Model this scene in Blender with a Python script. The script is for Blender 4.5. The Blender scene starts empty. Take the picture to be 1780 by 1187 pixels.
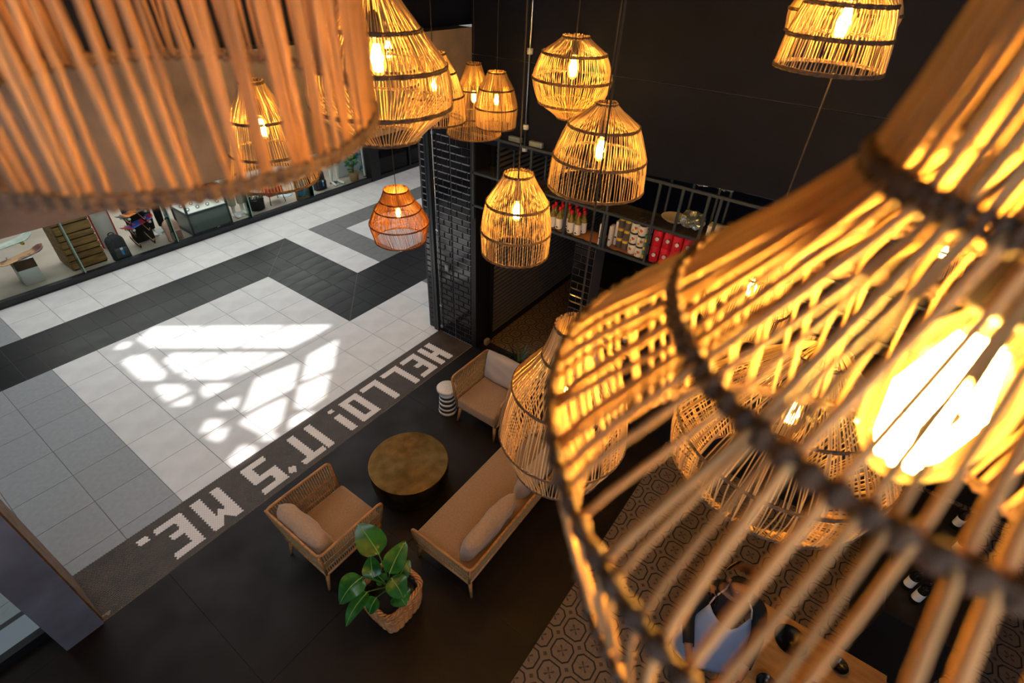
import bpy, bmesh, math, random
from mathutils import Vector, Matrix
from mathutils.geometry import delaunay_2d_cdt
random.seed(7)
PI = math.pi
SC = bpy.context.scene
COL = SC.collection

# ------------------------------------------------------------------ camera
RR = [[0.5871178285, -0.8084525507, 0.0411962225],
      [-0.4711812737, -0.3826786020, -0.7946982414],
      [0.6582407331, 0.4471706172, -0.6056051324]]      # rows: right, down, forward
CAM = Vector((-4.368211, -6.428748, 5.236741))
F = 884.0461                                             # focal length in pixels of a 1780 x 1187 frame
cd = bpy.data.cameras.new('camera')
cam = bpy.data.objects.new('camera', cd); COL.objects.link(cam); SC.camera = cam
cd.sensor_fit = 'HORIZONTAL'; cd.sensor_width = 36.0; cd.lens = F / 1780 * 36
cd.clip_start = 0.02; cd.clip_end = 100
cd.dof.use_dof = True; cd.dof.focus_distance = 5.0; cd.dof.aperture_fstop = 3.2
cam.matrix_world = Matrix(((RR[0][0], -RR[1][0], -RR[2][0], CAM.x), (RR[0][1], -RR[1][1], -RR[2][1], CAM.y),
                           (RR[0][2], -RR[1][2], -RR[2][2], CAM.z), (0, 0, 0, 1)))

# ------------------------------------------------------------------ light
SC.view_settings.view_transform = 'Standard'; SC.view_settings.look = 'None'
SC.view_settings.exposure = 0.0; SC.view_settings.gamma = 1.0; SC.view_settings.use_curve_mapping = False
w = bpy.data.worlds.new('world'); SC.world = w; w.use_nodes = True
w.node_tree.nodes['Background'].inputs[0].default_value = (0.75, 0.86, 1.0, 1)
w.node_tree.nodes['Background'].inputs[1].default_value = 0.16
SUN_DIR = Vector((-0.30, 0.36, 0.88)).normalized()       # towards the sun: high, over the mall
sl = bpy.data.lights.new('sun', 'SUN'); sl.energy = 7.0; sl.angle = math.radians(1.1); sl.color = (1, 0.98, 0.95)
so = bpy.data.objects.new('sun', sl); COL.objects.link(so)
so.rotation_euler = SUN_DIR.to_track_quat('Z', 'Y').to_euler()
def area(name, loc, sx, sy, power, col, rot=(0, 0, 0)):
    l = bpy.data.lights.new(name, 'AREA'); l.shape = 'RECTANGLE'; l.size = sx; l.size_y = sy
    l.energy = power; l.color = col
    o = bpy.data.objects.new(name, l); COL.objects.link(o); o.location = loc; o.rotation_euler = rot
area('mall_ceiling_light', (-1.2, 2.0, 5.85), 9, 3.6, 228, (0.93, 0.97, 1.0))
area('mall_ceiling_light_far', (8.0, 2.0, 5.85), 7, 3.6, 145, (1.0, 0.93, 0.88))
area('shop_ceiling_light', (1.0, 7.0, 3.3), 8, 2.5, 230, (1.0, 0.96, 0.92))
area('near_fill_light', (-5.9, -8.3, 5.6), 1.8, 0.9, 58, (1.0, 0.93, 0.92), (math.radians(72), 0, math.radians(-28)))  # added fill set close to the camera to brighten the foreground pendants
area('cafe_side_window_light', (-8.0, -7.5, 3.2), 3.0, 2.4, 80, (0.50, 0.70, 1.0), (math.radians(84), 0, math.radians(-45)))

# ------------------------------------------------------------------ pixel helpers
def ray(x, y):
    a, b = (x - 890) / F, (y - 593.5) / F
    return Vector([RR[0][i] * a + RR[1][i] * b + RR[2][i] for i in range(3)])
def atz(x, y, z=0.0):
    d = ray(x, y); return CAM + d * ((z - CAM.z) / d.z)
def atx(x, y, X):
    d = ray(x, y); return CAM + d * ((X - CAM.x) / d.x)
def proj(p):
    v = Vector(p) - CAM
    a = [sum(RR[k][i] * v[i] for i in range(3)) for k in range(3)]
    return 890 + F * a[0] / a[2], 593.5 + F * a[1] / a[2], a[2]

# ------------------------------------------------------------------ materials
def lin(c):
    return tuple(((v / 255) / 12.92 if v / 255 <= 0.04045 else ((v / 255 + 0.055) / 1.055) ** 2.4) for v in c) + (1.0,)
MATS = {}
def mat(name, col, rough=0.5, metal=0.0, col2=None, scale=6.0, stretch=(1, 1, 1), bump=0.0, bscale=60.0,
        spec=0.5, coat=0.0, lo=0.35, hi=0.65, detail=4.0, rvar=0.0, trans=0.0, sheen=0.0, objrand=0.0, tint=False):
    if name in MATS: return MATS[name]
    m = bpy.data.materials.new(name); m.use_nodes = True; nt = m.node_tree; N = nt.nodes; L = nt.links
    b = N['Principled BSDF']
    b.inputs['Base Color'].default_value = lin(col); b.inputs['Roughness'].default_value = rough
    b.inputs['Metallic'].default_value = metal; b.inputs['Specular IOR Level'].default_value = spec
    b.inputs['Coat Weight'].default_value = coat; b.inputs['Sheen Weight'].default_value = sheen
    src = None
    if col2 or bump or rvar:
        tc = N.new('ShaderNodeTexCoord'); mp = N.new('ShaderNodeMapping'); mp.inputs['Scale'].default_value = stretch
        L.new(tc.outputs['Object'], mp.inputs['Vector'])
    if col2 or rvar:
        nz = N.new('ShaderNodeTexNoise'); nz.inputs['Scale'].default_value = scale; nz.inputs['Detail'].default_value = detail
        L.new(mp.outputs[0], nz.inputs['Vector'])
        if col2:
            cr = N.new('ShaderNodeValToRGB'); cr.color_ramp.elements[0].position = lo; cr.color_ramp.elements[1].position = hi
            cr.color_ramp.elements[0].color = lin(col); cr.color_ramp.elements[1].color = lin(col2)
            L.new(nz.outputs['Fac'], cr.inputs[0]); src = cr.outputs[0]
        if rvar:
            mr = N.new('ShaderNodeMapRange'); mr.inputs['To Min'].default_value = rough - rvar; mr.inputs['To Max'].default_value = rough + rvar
            mr.inputs['From Min'].default_value = 0.3; mr.inputs['From Max'].default_value = 0.7
            L.new(nz.outputs['Fac'], mr.inputs[0]); L.new(mr.outputs[0], b.inputs['Roughness'])
    if objrand:
        oi = N.new('ShaderNodeObjectInfo'); mr = N.new('ShaderNodeMapRange')
        mr.inputs['To Min'].default_value = 1 - objrand; mr.inputs['To Max'].default_value = 1 + objrand
        L.new(oi.outputs['Random'], mr.inputs[0])
        mx = N.new('ShaderNodeMix'); mx.data_type = 'RGBA'; mx.blend_type = 'MULTIPLY'; mx.inputs['Factor'].default_value = 1
        if src: L.new(src, mx.inputs['A'])
        else: mx.inputs['A'].default_value = lin(col)
        L.new(mr.outputs[0], mx.inputs['B']); src = mx.outputs['Result']
    if tint:
        at_ = N.new('ShaderNodeAttribute'); at_.attribute_name = 'tint'
        mx = N.new('ShaderNodeMix'); mx.data_type = 'RGBA'; mx.blend_type = 'MULTIPLY'; mx.inputs['Factor'].default_value = 1
        L.new(src, mx.inputs['A']); L.new(at_.outputs['Fac'], mx.inputs['B']); src = mx.outputs['Result']
    if src: L.new(src, b.inputs['Base Color'])
    if bump:
        nb = N.new('ShaderNodeTexNoise'); nb.inputs['Scale'].default_value = bscale; nb.inputs['Detail'].default_value = 5
        L.new(mp.outputs[0], nb.inputs['Vector'])
        bp = N.new('ShaderNodeBump'); bp.inputs['Strength'].default_value = bump; bp.inputs['Distance'].default_value = 0.01
        L.new(nb.outputs['Fac'], bp.inputs['Height']); L.new(bp.outputs[0], b.inputs['Normal'])
    if trans:
        out = N['Material Output']; tr = N.new('ShaderNodeBsdfTranslucent'); ms = N.new('ShaderNodeMixShader')
        ms.inputs[0].default_value = trans
        if src: L.new(src, tr.inputs[0])
        else: tr.inputs[0].default_value = lin(col)
        L.new(b.outputs[0], ms.inputs[1]); L.new(tr.outputs[0], ms.inputs[2]); L.new(ms.outputs[0], out.inputs[0])
    MATS[name] = m; return m
def emit(name, col, strength):
    if name in MATS: return MATS[name]
    m = bpy.data.materials.new(name); m.use_nodes = True; N = m.node_tree.nodes
    N.remove(N['Principled BSDF']); e = N.new('ShaderNodeEmission'); e.inputs[0].default_value = (*col, 1); e.inputs[1].default_value = strength
    m.node_tree.links.new(e.outputs[0], N['Material Output'].inputs[0]); MATS[name] = m; return m
def glass(name, tint, gloss=0.12, rough=0.02):
    if name in MATS: return MATS[name]
    m = bpy.data.materials.new(name); m.use_nodes = True; N = m.node_tree.nodes; L = m.node_tree.links
    N.remove(N['Principled BSDF']); t = N.new('ShaderNodeBsdfTransparent'); t.inputs[0].default_value = (*tint, 1)
    g = N.new('ShaderNodeBsdfGlossy'); g.inputs['Roughness'].default_value = rough
    lw = N.new('ShaderNodeLayerWeight'); lw.inputs[0].default_value = gloss
    ms = N.new('ShaderNodeMixShader'); L.new(lw.outputs['Fresnel'], ms.inputs[0]); L.new(t.outputs[0], ms.inputs[1]); L.new(g.outputs[0], ms.inputs[2])
    L.new(ms.outputs[0], N['Material Output'].inputs[0]); MATS[name] = m; return m

RATTAN = mat('rattan', (220, 180, 122), 0.62, col2=(198, 152, 94), scale=14, stretch=(1, 1, 0.25), trans=0.13, tint=True, lo=0.3, hi=0.7)
RATTAN_O = mat('rattan_honey', (222, 152, 58), 0.6, col2=(194, 120, 40), scale=14, stretch=(1, 1, 0.25), trans=0.22, tint=True, lo=0.3, hi=0.7)
RATTAN_B = mat('rattan_brown', (190, 138, 88), 0.62, col2=(160, 108, 64), scale=14, stretch=(1, 1, 0.25), trans=0.10, tint=True, lo=0.3, hi=0.7)
HOOP = mat('hoop_binding', (98, 74, 54), 0.75, col2=(60, 44, 32), scale=60, bump=0.5, bscale=180)
HOOP_O = mat('hoop_honey', (120, 62, 22), 0.7, col2=(90, 44, 14), scale=50)
BLACKP = mat('black_plastic', (14, 13, 13), 0.45)
CORD = mat('cord_fabric', (30, 25, 24), 0.8)
BULB = glass('bulb_glass', (1.0, 0.8, 0.45), 0.1)
_n = BULB.node_tree.nodes; _e = _n.new('ShaderNodeEmission'); _e.inputs[0].default_value = (1.0, 0.50, 0.08, 1); _e.inputs[1].default_value = 1.0
_a = _n.new('ShaderNodeAddShader'); _ms = [q for q in _n if q.type == 'MIX_SHADER'][0]
BULB.node_tree.links.new(_ms.outputs[0], _a.inputs[0]); BULB.node_tree.links.new(_e.outputs[0], _a.inputs[1]); BULB.node_tree.links.new(_a.outputs[0], _n['Material Output'].inputs[0])   # the lit amber glass glows
FIL = emit('filament_glow', (1.0, 0.62, 0.175), 820)
FIL_DIM = emit('filament_glow_dim', (1.0, 0.60, 0.17), 130)
CONC = mat('concrete', (140, 128, 126), 0.85, col2=(98, 88, 86), scale=2.2, bump=0.25, bscale=30, detail=8, lo=0.3, hi=0.7)
WHITE_T = mat('pale_porcelain', (214, 212, 210), 0.42, col2=(202, 200, 199), scale=3, detail=6, objrand=0.03, rvar=0.05)
GREY_T = mat('grey_porcelain', (148, 151, 154), 0.5, col2=(140, 143, 146), scale=16, detail=8, objrand=0.03)
GREY_D = mat('mid_grey_porcelain', (112, 112, 112), 0.5, col2=(102, 102, 102), scale=9, detail=8, objrand=0.03)
DARK_T = mat('charcoal_porcelain', (29, 29, 34), 0.36, col2=(23, 23, 27), scale=2.5, detail=6, objrand=0.08, rvar=0.07, spec=0.3)
GROUT = mat('grout', (104, 97, 90), 0.9)
GROUT_D = mat('dark_grout', (24, 21, 19), 0.9)
SLAB = mat('dark_brown_slab', (32, 25, 21), 0.5, col2=(25, 19, 15), scale=2.4, detail=8, rvar=0.08, spec=0.2)
HEXB = mat('brown_hex_mosaic', (74, 57, 42), 0.5, col2=(54, 41, 30), scale=5, objrand=0.0)
HEXW = mat('white_hex_mosaic', (232, 222, 216), 0.4)
HEXG = mat('mosaic_grout', (148, 130, 112), 0.9, col2=(110, 92, 74), scale=3)
BLACKW = mat('black_wall_board', (18, 24, 42), 0.6, col2=(15, 20, 36), scale=3, spec=0.15)
BLACKM = mat('black_metal', (20, 20, 23), 0.45, spec=0.4)
STEEL = mat('grey_painted_steel', (62, 72, 82), 0.45, metal=0.3)
CHROME = mat('bright_steel', (200, 205, 210), 0.28, metal=1.0)
SUBWAY = mat('black_glazed_tile', (16, 17, 22), 0.1, spec=0.5, objrand=0.2)
JOINTS = mat('tile_joint', (64, 64, 72), 0.8)
SHUT = mat('shutter_steel', (118, 112, 108), 0.42, metal=0.3)
BRASS = mat('hammered_brass', (122, 92, 50), 0.46, metal=1.0, col2=(98, 72, 36), scale=9, bump=0.12, bscale=140)
BRASSD = mat('dark_brass', (128, 104, 62), 0.42, metal=1.0, col2=(84, 66, 38), scale=5, bump=0.2, bscale=60)
TEAK = mat('teak_wood', (190, 136, 82), 0.5, col2=(160, 108, 60), scale=5, stretch=(1, 6, 6))
ROPE = mat('rope_cord', (196, 160, 108), 0.8, col2=(160, 124, 78), scale=40)
CUSH = mat('taupe_fabric', (156, 122, 88), 0.9, col2=(144, 110, 78), scale=60, bump=0.15, bscale=400, sheen=0.3)
CUSHP = mat('taupe_pillow_fabric', (176, 146, 122), 0.9, col2=(164, 134, 110), scale=50, bump=0.15, bscale=300, sheen=0.3)
WICKER = mat('wicker', (200, 144, 90), 0.55, col2=(160, 104, 56), scale=14)
LEAF = mat('glossy_leaf', (54, 120, 44), 0.24, col2=(30, 84, 32), scale=9, spec=0.6, trans=0.12)
RIB = mat('leaf_rib', (120, 160, 70), 0.4)
SOIL = mat('soil', (30, 22, 16), 0.95, bump=0.6, bscale=40)
GLASSW = glass('window_glass', (0.93, 0.97, 0.95), 0.06)
GLASSE = mat('glass_edge', (140, 190, 180), 0.2)
PLINTH = mat('white_plinth_paint', (206, 208, 206), 0.5)
SHOPF = mat('shop_floor_porcelain', (176, 164, 154), 0.35, col2=(156, 144, 132), scale=1.5, detail=7)
WOODP = mat('pallet_wood', (150, 112, 62), 0.65, col2=(112, 80, 40), scale=4, stretch=(1, 5, 5))
MANN = mat('mannequin_gloss', (226, 224, 214), 0.25)
SKIN = mat('skin', (150, 104, 78), 0.55)
BLACKC = mat('black_cloth', (16, 15, 17), 0.9)
PALEC = mat('pale_blue_cloth', (150, 160, 184), 0.85)
PAPER = mat('white_paper', (232, 228, 224), 0.7)
CARD = mat('cardboard', (168, 120, 92), 0.85, col2=(150, 104, 78), scale=4)
def P(n, c, r=0.5, **k): return mat(n, c, r, **k)

def brass_rings(m):
    N = m.node_tree.nodes; L = m.node_tree.links; b = N['Principled BSDF']; tc = N.new('ShaderNodeTexCoord')
    wv = N.new('ShaderNodeTexWave'); wv.wave_type = 'RINGS'; wv.rings_direction = 'Z'; wv.inputs['Scale'].default_value = 26; wv.inputs['Distortion'].default_value = 1.2; wv.inputs['Detail Scale'].default_value = 1.5
    L.new(tc.outputs['Object'], wv.inputs[0]); bp = N.new('ShaderNodeBump'); bp.inputs['Strength'].default_value = 0.5; bp.inputs['Distance'].default_value = 0.004
    L.new(wv.outputs['Fac'], bp.inputs['Height']); L.new(bp.outputs[0], b.inputs['Normal'])
brass_rings(BRASS)

# ------------------------------------------------------------------ mesh helpers
class MB:
    def __init__(s): s.v = []; s.f = []
    def add(s, v, f):
        o = len(s.v); s.v += [tuple(p) for p in v]; s.f += [tuple(i + o for i in q) for q in f]; return s
    def box(s, a, b, M=None):
        (x0, y0, z0), (x1, y1, z1) = a, b
        v = [Vector(p) for p in ((x0, y0, z0), (x1, y0, z0), (x1, y1, z0), (x0, y1, z0), (x0, y0, z1), (x1, y0, z1), (x1, y1, z1), (x0, y1, z1))]
        if M: v = [M @ p for p in v]
        return s.add(v, [(3, 2, 1, 0), (4, 5, 6, 7), (0, 1, 5, 4), (1, 2, 6, 5), (2, 3, 7, 6), (3, 0, 4, 7)])
    def cbox(s, c, d, M=None):
        return s.box((c[0] - d[0] / 2, c[1] - d[1] / 2, c[2] - d[2] / 2), (c[0] + d[0] / 2, c[1] + d[1] / 2, c[2] + d[2] / 2), M)
    def tube(s, pts, r, n=6, caps=True, closed=False, mod=None):
        pts = [Vector(p) for p in pts]; m = len(pts); v = []; prev = None
        for i, p in enumerate(pts):
            if closed: t = pts[(i + 1) % m] - pts[i - 1]
            else: t = pts[min(i + 1, m - 1)] - pts[max(i - 1, 0)]
            t = t.normalized() if t.length > 1e-9 else Vector((0, 0, 1))
            if prev is None:
                a = Vector((0, 0, 1)) if abs(t.z) < 0.9 else Vector((1, 0, 0)); u = t.cross(a).normalized()
            else:
                u = prev - t * prev.dot(t); u = u.normalized() if u.length > 1e-6 else t.orthogonal().normalized()
            prev = u; w_ = t.cross(u); rr = (r[i] if isinstance(r, (list, tuple)) else r) * (mod(i) if mod else 1)
            for k in range(n):
                a = 2 * PI * k / n; v.append(p + u * (math.cos(a) * rr) + w_ * (math.sin(a) * rr))
        f = []
        for i in range(m if closed else m - 1):
            j = (i + 1) % m
            for k in range(n): f.append((i * n + k, i * n + (k + 1) % n, j * n + (k + 1) % n, j * n + k))
        if caps and not closed:
            f.append(tuple(range(n - 1, -1, -1))); f.append(tuple((m - 1) * n + k for k in range(n)))
        return s.add(v, f)
    def lathe(s, prof, n=32, c=(0, 0, 0), cap0=True, cap1=True):
        v = []; f = []
        for (r, z) in prof:
            for k in range(n):
                a = 2 * PI * k / n; v.append((c[0] + r * math.cos(a), c[1] + r * math.sin(a), c[2] + z))
        for i in range(len(prof) - 1):
            for k in range(n): f.append((i * n + k, i * n + (k + 1) % n, (i + 1) * n + (k + 1) % n, (i + 1) * n + k))
        if cap0: f.append(tuple(range(n - 1, -1, -1)))
        if cap1: f.append(tuple((len(prof) - 1) * n + k for k in range(n)))
        return s.add(v, f)
    def mesh(s, name, m, smooth=False):
        me = bpy.data.meshes.new(name); me.from_pydata(s.v, [], s.f); me.update()
        if m: me.materials.append(m)
        if smooth: me.polygons.foreach_set('use_smooth', [True] * len(me.polygons))
        return me
    def tint(s, me, per):
        a = me.attributes.new('tint', 'FLOAT', 'POINT'); a.data.foreach_set('value', per); return me
    def build(s, name, m, parent=None, smooth=False, loc=None):
        return link(name, s.mesh(name, m, smooth), parent, loc)
def link(name, me, parent=None, loc=None, rot=None):
    o = bpy.data.objects.new(name, me); COL.objects.link(o)
    if parent: o.parent = parent
    if loc is not None: o.location = loc
    if rot is not None: o.rotation_euler = rot
    return o
def tag(o, label=None, cat=None, group=None, kind=None):
    if label: o['label'] = label
    if cat: o['category'] = cat
    if group: o['group'] = group
    if kind: o['kind'] = kind
    return o
def thing(name, label, cat, loc=(0, 0, 0), rz=0.0, group=None):
    return tag(link(name, None, None, loc, (0, 0, rz)), label, cat, group)
def struct(o): o['kind'] = 'structure'; return o
def stuff(o): o['kind'] = 'stuff'; return o
def rbox(a, b, bev=0.01, seg=2, name='box', m=None):
    bm = bmesh.new(); bmesh.ops.create_cube(bm, size=1)
    for v in bm.verts: v.co = Vector([(a[i] + b[i]) / 2 + v.co[i] * (b[i] - a[i]) for i in range(3)])
    bmesh.ops.bevel(bm, geom=bm.edges[:], offset=bev, segments=seg, affect='EDGES', profile=0.5)
    me = bpy.data.meshes.new(name); bm.to_mesh(me); bm.free()
    if m: me.materials.append(m)
    me.polygons.foreach_set('use_smooth', [True] * len(me.polygons)); return me
def pillow(wd, ht, tk, m, wr=0.012, seed=0, n=18, pw=4):
    """cushion lying in local x (width) z (height), thickness along y"""
    rnd = random.Random(seed); ph = [rnd.uniform(0, 6) for _ in range(8)]; v = []; f = []
    for side in (1, -1):
        for j in range(n + 1):
            for i in range(n + 1):
                a, b = -1 + 2 * i / n, -1 + 2 * j / n
                e = max(0, (1 - abs(a) ** pw)) ** 0.45 * max(0, (1 - abs(b) ** pw)) ** 0.45
                k = wr * (math.sin(7 * a + ph[0] + 3 * b) + 0.6 * math.sin(13 * a + ph[1]) * (0.4 + abs(b)) + 0.5 * math.sin(9 * b + ph[2] + 4 * a)) * e
                sq = 1 - 0.05 * (abs(a) ** 3) * (abs(b) ** 3)
                v.append((a * wd / 2 * sq, side * (tk / 2 * e + k * 0.5), b * ht / 2 * sq))
    K = (n + 1) ** 2
    for s0, o in ((1, 0), (-1, K)):
        for j in range(n):
            for i in range(n):
                q = (o + j * (n + 1) + i, o + j * (n + 1) + i + 1, o + (j + 1) * (n + 1) + i + 1, o + (j + 1) * (n + 1) + i)
                f.append(q[::-1] if s0 == 1 else q)
    me = bpy.data.meshes.new('pillow'); me.from_pydata(v, [], f); bm = bmesh.new(); bm.from_mesh(me)
    bmesh.ops.remove_doubles(bm, verts=bm.verts, dist=1e-4); bmesh.ops.recalc_face_normals(bm, faces=bm.faces); bm.to_mesh(me); bm.free()
    me.materials.append(m); me.polygons.foreach_set('use_smooth', [True] * len(me.polygons)); return me
def inside(p, poly):
    x, y = p; r = False; j = len(poly) - 1
    for i in range(len(poly)):
        xi, yi = poly[i]; xj, yj = poly[j]
        if (yi > y) != (yj > y) and x < (xj - xi) * (y - yi) / (yj - yi) + xi: r = not r
        j = i
    return r
ORD = ['first', 'second', 'third', 'fourth', 'fifth', 'sixth', 'seventh', 'eighth', 'ninth', 'tenth', 'eleventh', 'twelfth']

# ================================================================== THE SETTING
# ---- mall floor: porcelain tiles laid in a pattern
fl = struct(MB().box((-9, -1.4, -0.06), (14, 4.82, -0.006)).build('floor', GROUT))
def tilemesh(wx, wy, m, nm):
    g = 0.006
    return MB().box((-wx / 2 + g / 2, -wy / 2 + g / 2, -0.02), (wx / 2 - g / 2, wy / 2 - g / 2, 0.0)).mesh(nm, m)
TM = {}
def lay(x0, y0, x1, y1, m):
    k = (round(x1 - x0, 3), round(y1 - y0, 3), m.name)
    if k not in TM: TM[k] = tilemesh(x1 - x0, y1 - y0, m, 'tile')
    link('tile', TM[k], fl, ((x0 + x1) / 2, (y0 + y1) / 2, 0))
def in_dark(x, y):
    return (x < 1.2 and 2.4 < y < 3.6) or (0 < x < 1.2 and 0 < y < 3.6) or (x > 0 and 0 < y < 1.2)
def shade(x, y):
    if in_dark(x, y): return 'd'
    if x < -3.6 and (y < 2.4 or 3.6 < y < 4.8): return 'g'
    if (1.8 < x < 2.4 and 1.2 < y < 3.6) or (x > 1.8 and 3.0 < y < 3.6): return 'm'
    if x > 1.8 and y < 0: return 'm'
    return 'w'
far_tiles = {}
ys = [-1.4, -1.2] + [-0.6 + 0.6 * i for i in range(10)]
for a in range(-15, 20):
    for j in range(len(ys) - 1):
        x0, x1, y0, y1 = a * 0.6, a * 0.6 + 0.6, ys[j], ys[j + 1]
        u, v, _ = proj(((x0 + x1) / 2, (y0 + y1) / 2, 0))
        s = shade((x0 + x1) / 2, (y0 + y1) / 2)
        if u < -60 or x0 > 7.0 or (x0 > 1.5 and y0 < -0.7) or x0 < -5.5:      # out of the picture: one joined field per kind
            far_tiles.setdefault(s, MB()).box((x0 + 0.003, y0 + 0.003, -0.02), (x1 - 0.003, y1 - 0.003, 0)); continue
        if s == 'd':
            xm, ym = (x0 + x1) / 2, (y0 + y1) / 2
            if (2.4 < ym < 3.6 and xm < 0.6) or (ym < 1.2 and xm > 0.6):
                lay(x0, y0, xm, y1, DARK_T); lay(xm, y0, x1, y1, DARK_T)
            else:
                lay(x0, y0, x1, ym, DARK_T); lay(x0, ym, x1, y1, DARK_T)
        else:
            lay(x0, y0, x1, y1, {'g': GREY_T, 'm': GREY_D, 'w': WHITE_T}[s])
for q_, mb_ in far_tiles.items(): stuff(mb_.build('far_tiles', {'g': GREY_T, 'm': GREY_D, 'w': WHITE_T, 'd': DARK_T}[q_], fl))
for (xa, ya), (xb, yb) in (((0, 0), (1.2, 1.2)), ((0, 2.4), (1.2, 3.6))):
    d_ = Vector((xb - xa, yb - ya, 0)).normalized(); q_ = Vector((-d_.y, d_.x, 0)) * 0.004
    v = [Vector((xa, ya, 0.0008)) - q_, Vector((xb, yb, 0.0008)) - q_, Vector((xb, yb, 0.0008)) + q_, Vector((xa, ya, 0.0008)) + q_]
    MB().add(v + [p - Vector((0, 0, 0.003)) for p in v], [(0, 1, 2, 3), (0, 4, 5, 1), (1, 5, 6, 2), (2, 6, 7, 3), (3, 7, 4, 0)]).build('mitre_joint', GROUT, fl)
# ---- cafe floor: big dark slabs
cf = struct(MB().box((-9, -5.55, -0.06), (1.05, -2.12, -0.004)).build('floor_cafe', GROUT_D))
for x0, x1 in ((-9, -7.53), (-7.53, -5.83), (-5.83, -4.12), (-4.12, -2.415), (-2.415, -0.71), (-0.71, 0.995)):
    for y0, y1 in ((-3.83, -2.12), (-5.54, -3.83)):
        MB().box((x0 + .002, y0 + .002, -0.02), (x1 - .002, y1 - .002, 0.0)).build('slab', SLAB, cf)
MB().box((-9, -2.12, -0.02), (-5.03, -1.84, 0)).build('slab', SLAB, cf)
# ---- hex mosaic strip with the lettering
strip = struct(MB().box((-4.73, -2.12, -0.06), (0.80, -1.385, -0.003)).build('floor_mosaic_strip', HEXG))
def seg(x0, y0, x1, y1): return [(x0, y0), (x1, y0), (x1, y1), (x0, y1)]
T_, B_ = -2.035, -1.50          # tops of the letters point into the cafe
LET = [
 ('H', [seg(.30, T_, .41, B_), seg(.12, T_, .23, B_), seg(.12, -1.85, .41, -1.73)]),
 ('E', [seg(-.06, T_, .05, B_), seg(-.265, T_, .05, -1.955), seg(-.265, -1.58, .05, B_), seg(-.18, -1.815, .05, -1.735)]),
 ('L', [seg(-.45, T_, -.345, B_), seg(-.68, -1.58, -.345, B_)]),
 ('L', [seg(-.87, T_, -.765, B_), seg(-1.085, -1.58, -.765, B_)]),
 ('O', [seg(-1.25, T_, -1.15, B_), seg(-1.465, T_, -1.36, B_), seg(-1.465, T_, -1.15, -1.945), seg(-1.465, -1.59, -1.15, B_)]),
 ('exclamation_mark', [seg(-1.67, T_, -1.57, -1.65), seg(-1.66, -1.575, -1.58, B_)]),
 ('I', [seg(-2.045, T_, -1.94, B_)]),
 ('T', [seg(-2.31, T_, -2.205, B_), seg(-2.40, T_, -2.08, -1.955)]),
 ('apostrophe', [[(-2.49, -1.95), (-2.56, -1.915), (-2.61, -2.00), (-2.53, -2.05)]]),
 ('S', [seg(-2.965, -1.58, -2.655, B_), seg(-2.965, -1.84, -2.85, B_), seg(-2.965, -1.84, -2.645, -1.745), seg(-2.76, T_, -2.645, -1.75), seg(-2.965, T_, -2.645, -1.955)]),
 ('M', [seg(-3.345, T_, -3.235, B_), seg(-3.58, T_, -3.465, B_), [(-3.235, T_), (-3.33, T_), (-3.41, -1.92), (-3.47, T_), (-3.58, T_), (-3.46, -1.86), (-3.40, -1.80), (-3.34, -1.86)]]),
 ('E', [seg(-3.79, T_, -3.685, B_), seg(-3.99, T_, -3.685, -1.955), seg(-3.985, -1.58, -3.685, B_), seg(-3.905, -1.80, -3.685, -1.715)]),
 ('full_stop', [seg(-4.155, -1.585, -4.05, B_)])]
hexes = {'b': MB()}
for i in range(len(LET)): hexes[i] = MB()
PIT = 0.0262; R0 = PIT / math.sqrt(3) * 0.87
rows = int(0.735 / (PIT * 0.866)); k = 0
for r in range(rows):
    y = -1.398 - r * PIT * 0.866
    for c in range(int(5.53 / PIT)):
        x = -4.715 + c * PIT + (PIT / 2 if r % 2 else 0)
        key = 'b'
        for i, (_, ps) in enumerate(LET):
            if any(inside((x, y), q) for q in ps): key = i; break
        zt = 0.001 + random.uniform(-0.0006, 0.0006)
        if x < -4.60 and y < -2.04 and random.random() < 0.25: continue
        v = [(x + R0 * math.sin(PI / 3 * q), y + R0 * math.cos(PI / 3 * q), zt) for q in range(6)]
        v += [(x + R0 * 1.08 * math.sin(PI / 3 * q), y + R0 * 1.08 * math.cos(PI / 3 * q), -0.004) for q in range(6)]
        hexes[key].add(v, [(5, 4, 3, 2, 1, 0)] + [(q, (q + 1) % 6, 6 + (q + 1) % 6, 6 + q) for q in range(6)])
stuff(hexes['b'].build('hex_tile_field', HEXB, strip))
for i, (nm, _) in enumerate(LET):
    o = stuff(hexes[i].build('letter' if len(nm) == 1 else nm, HEXW, strip))
    o['label'] = 'white hexagon mosaic ' + ('letter ' + nm if len(nm) == 1 else nm.replace('_', ' '))
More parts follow.
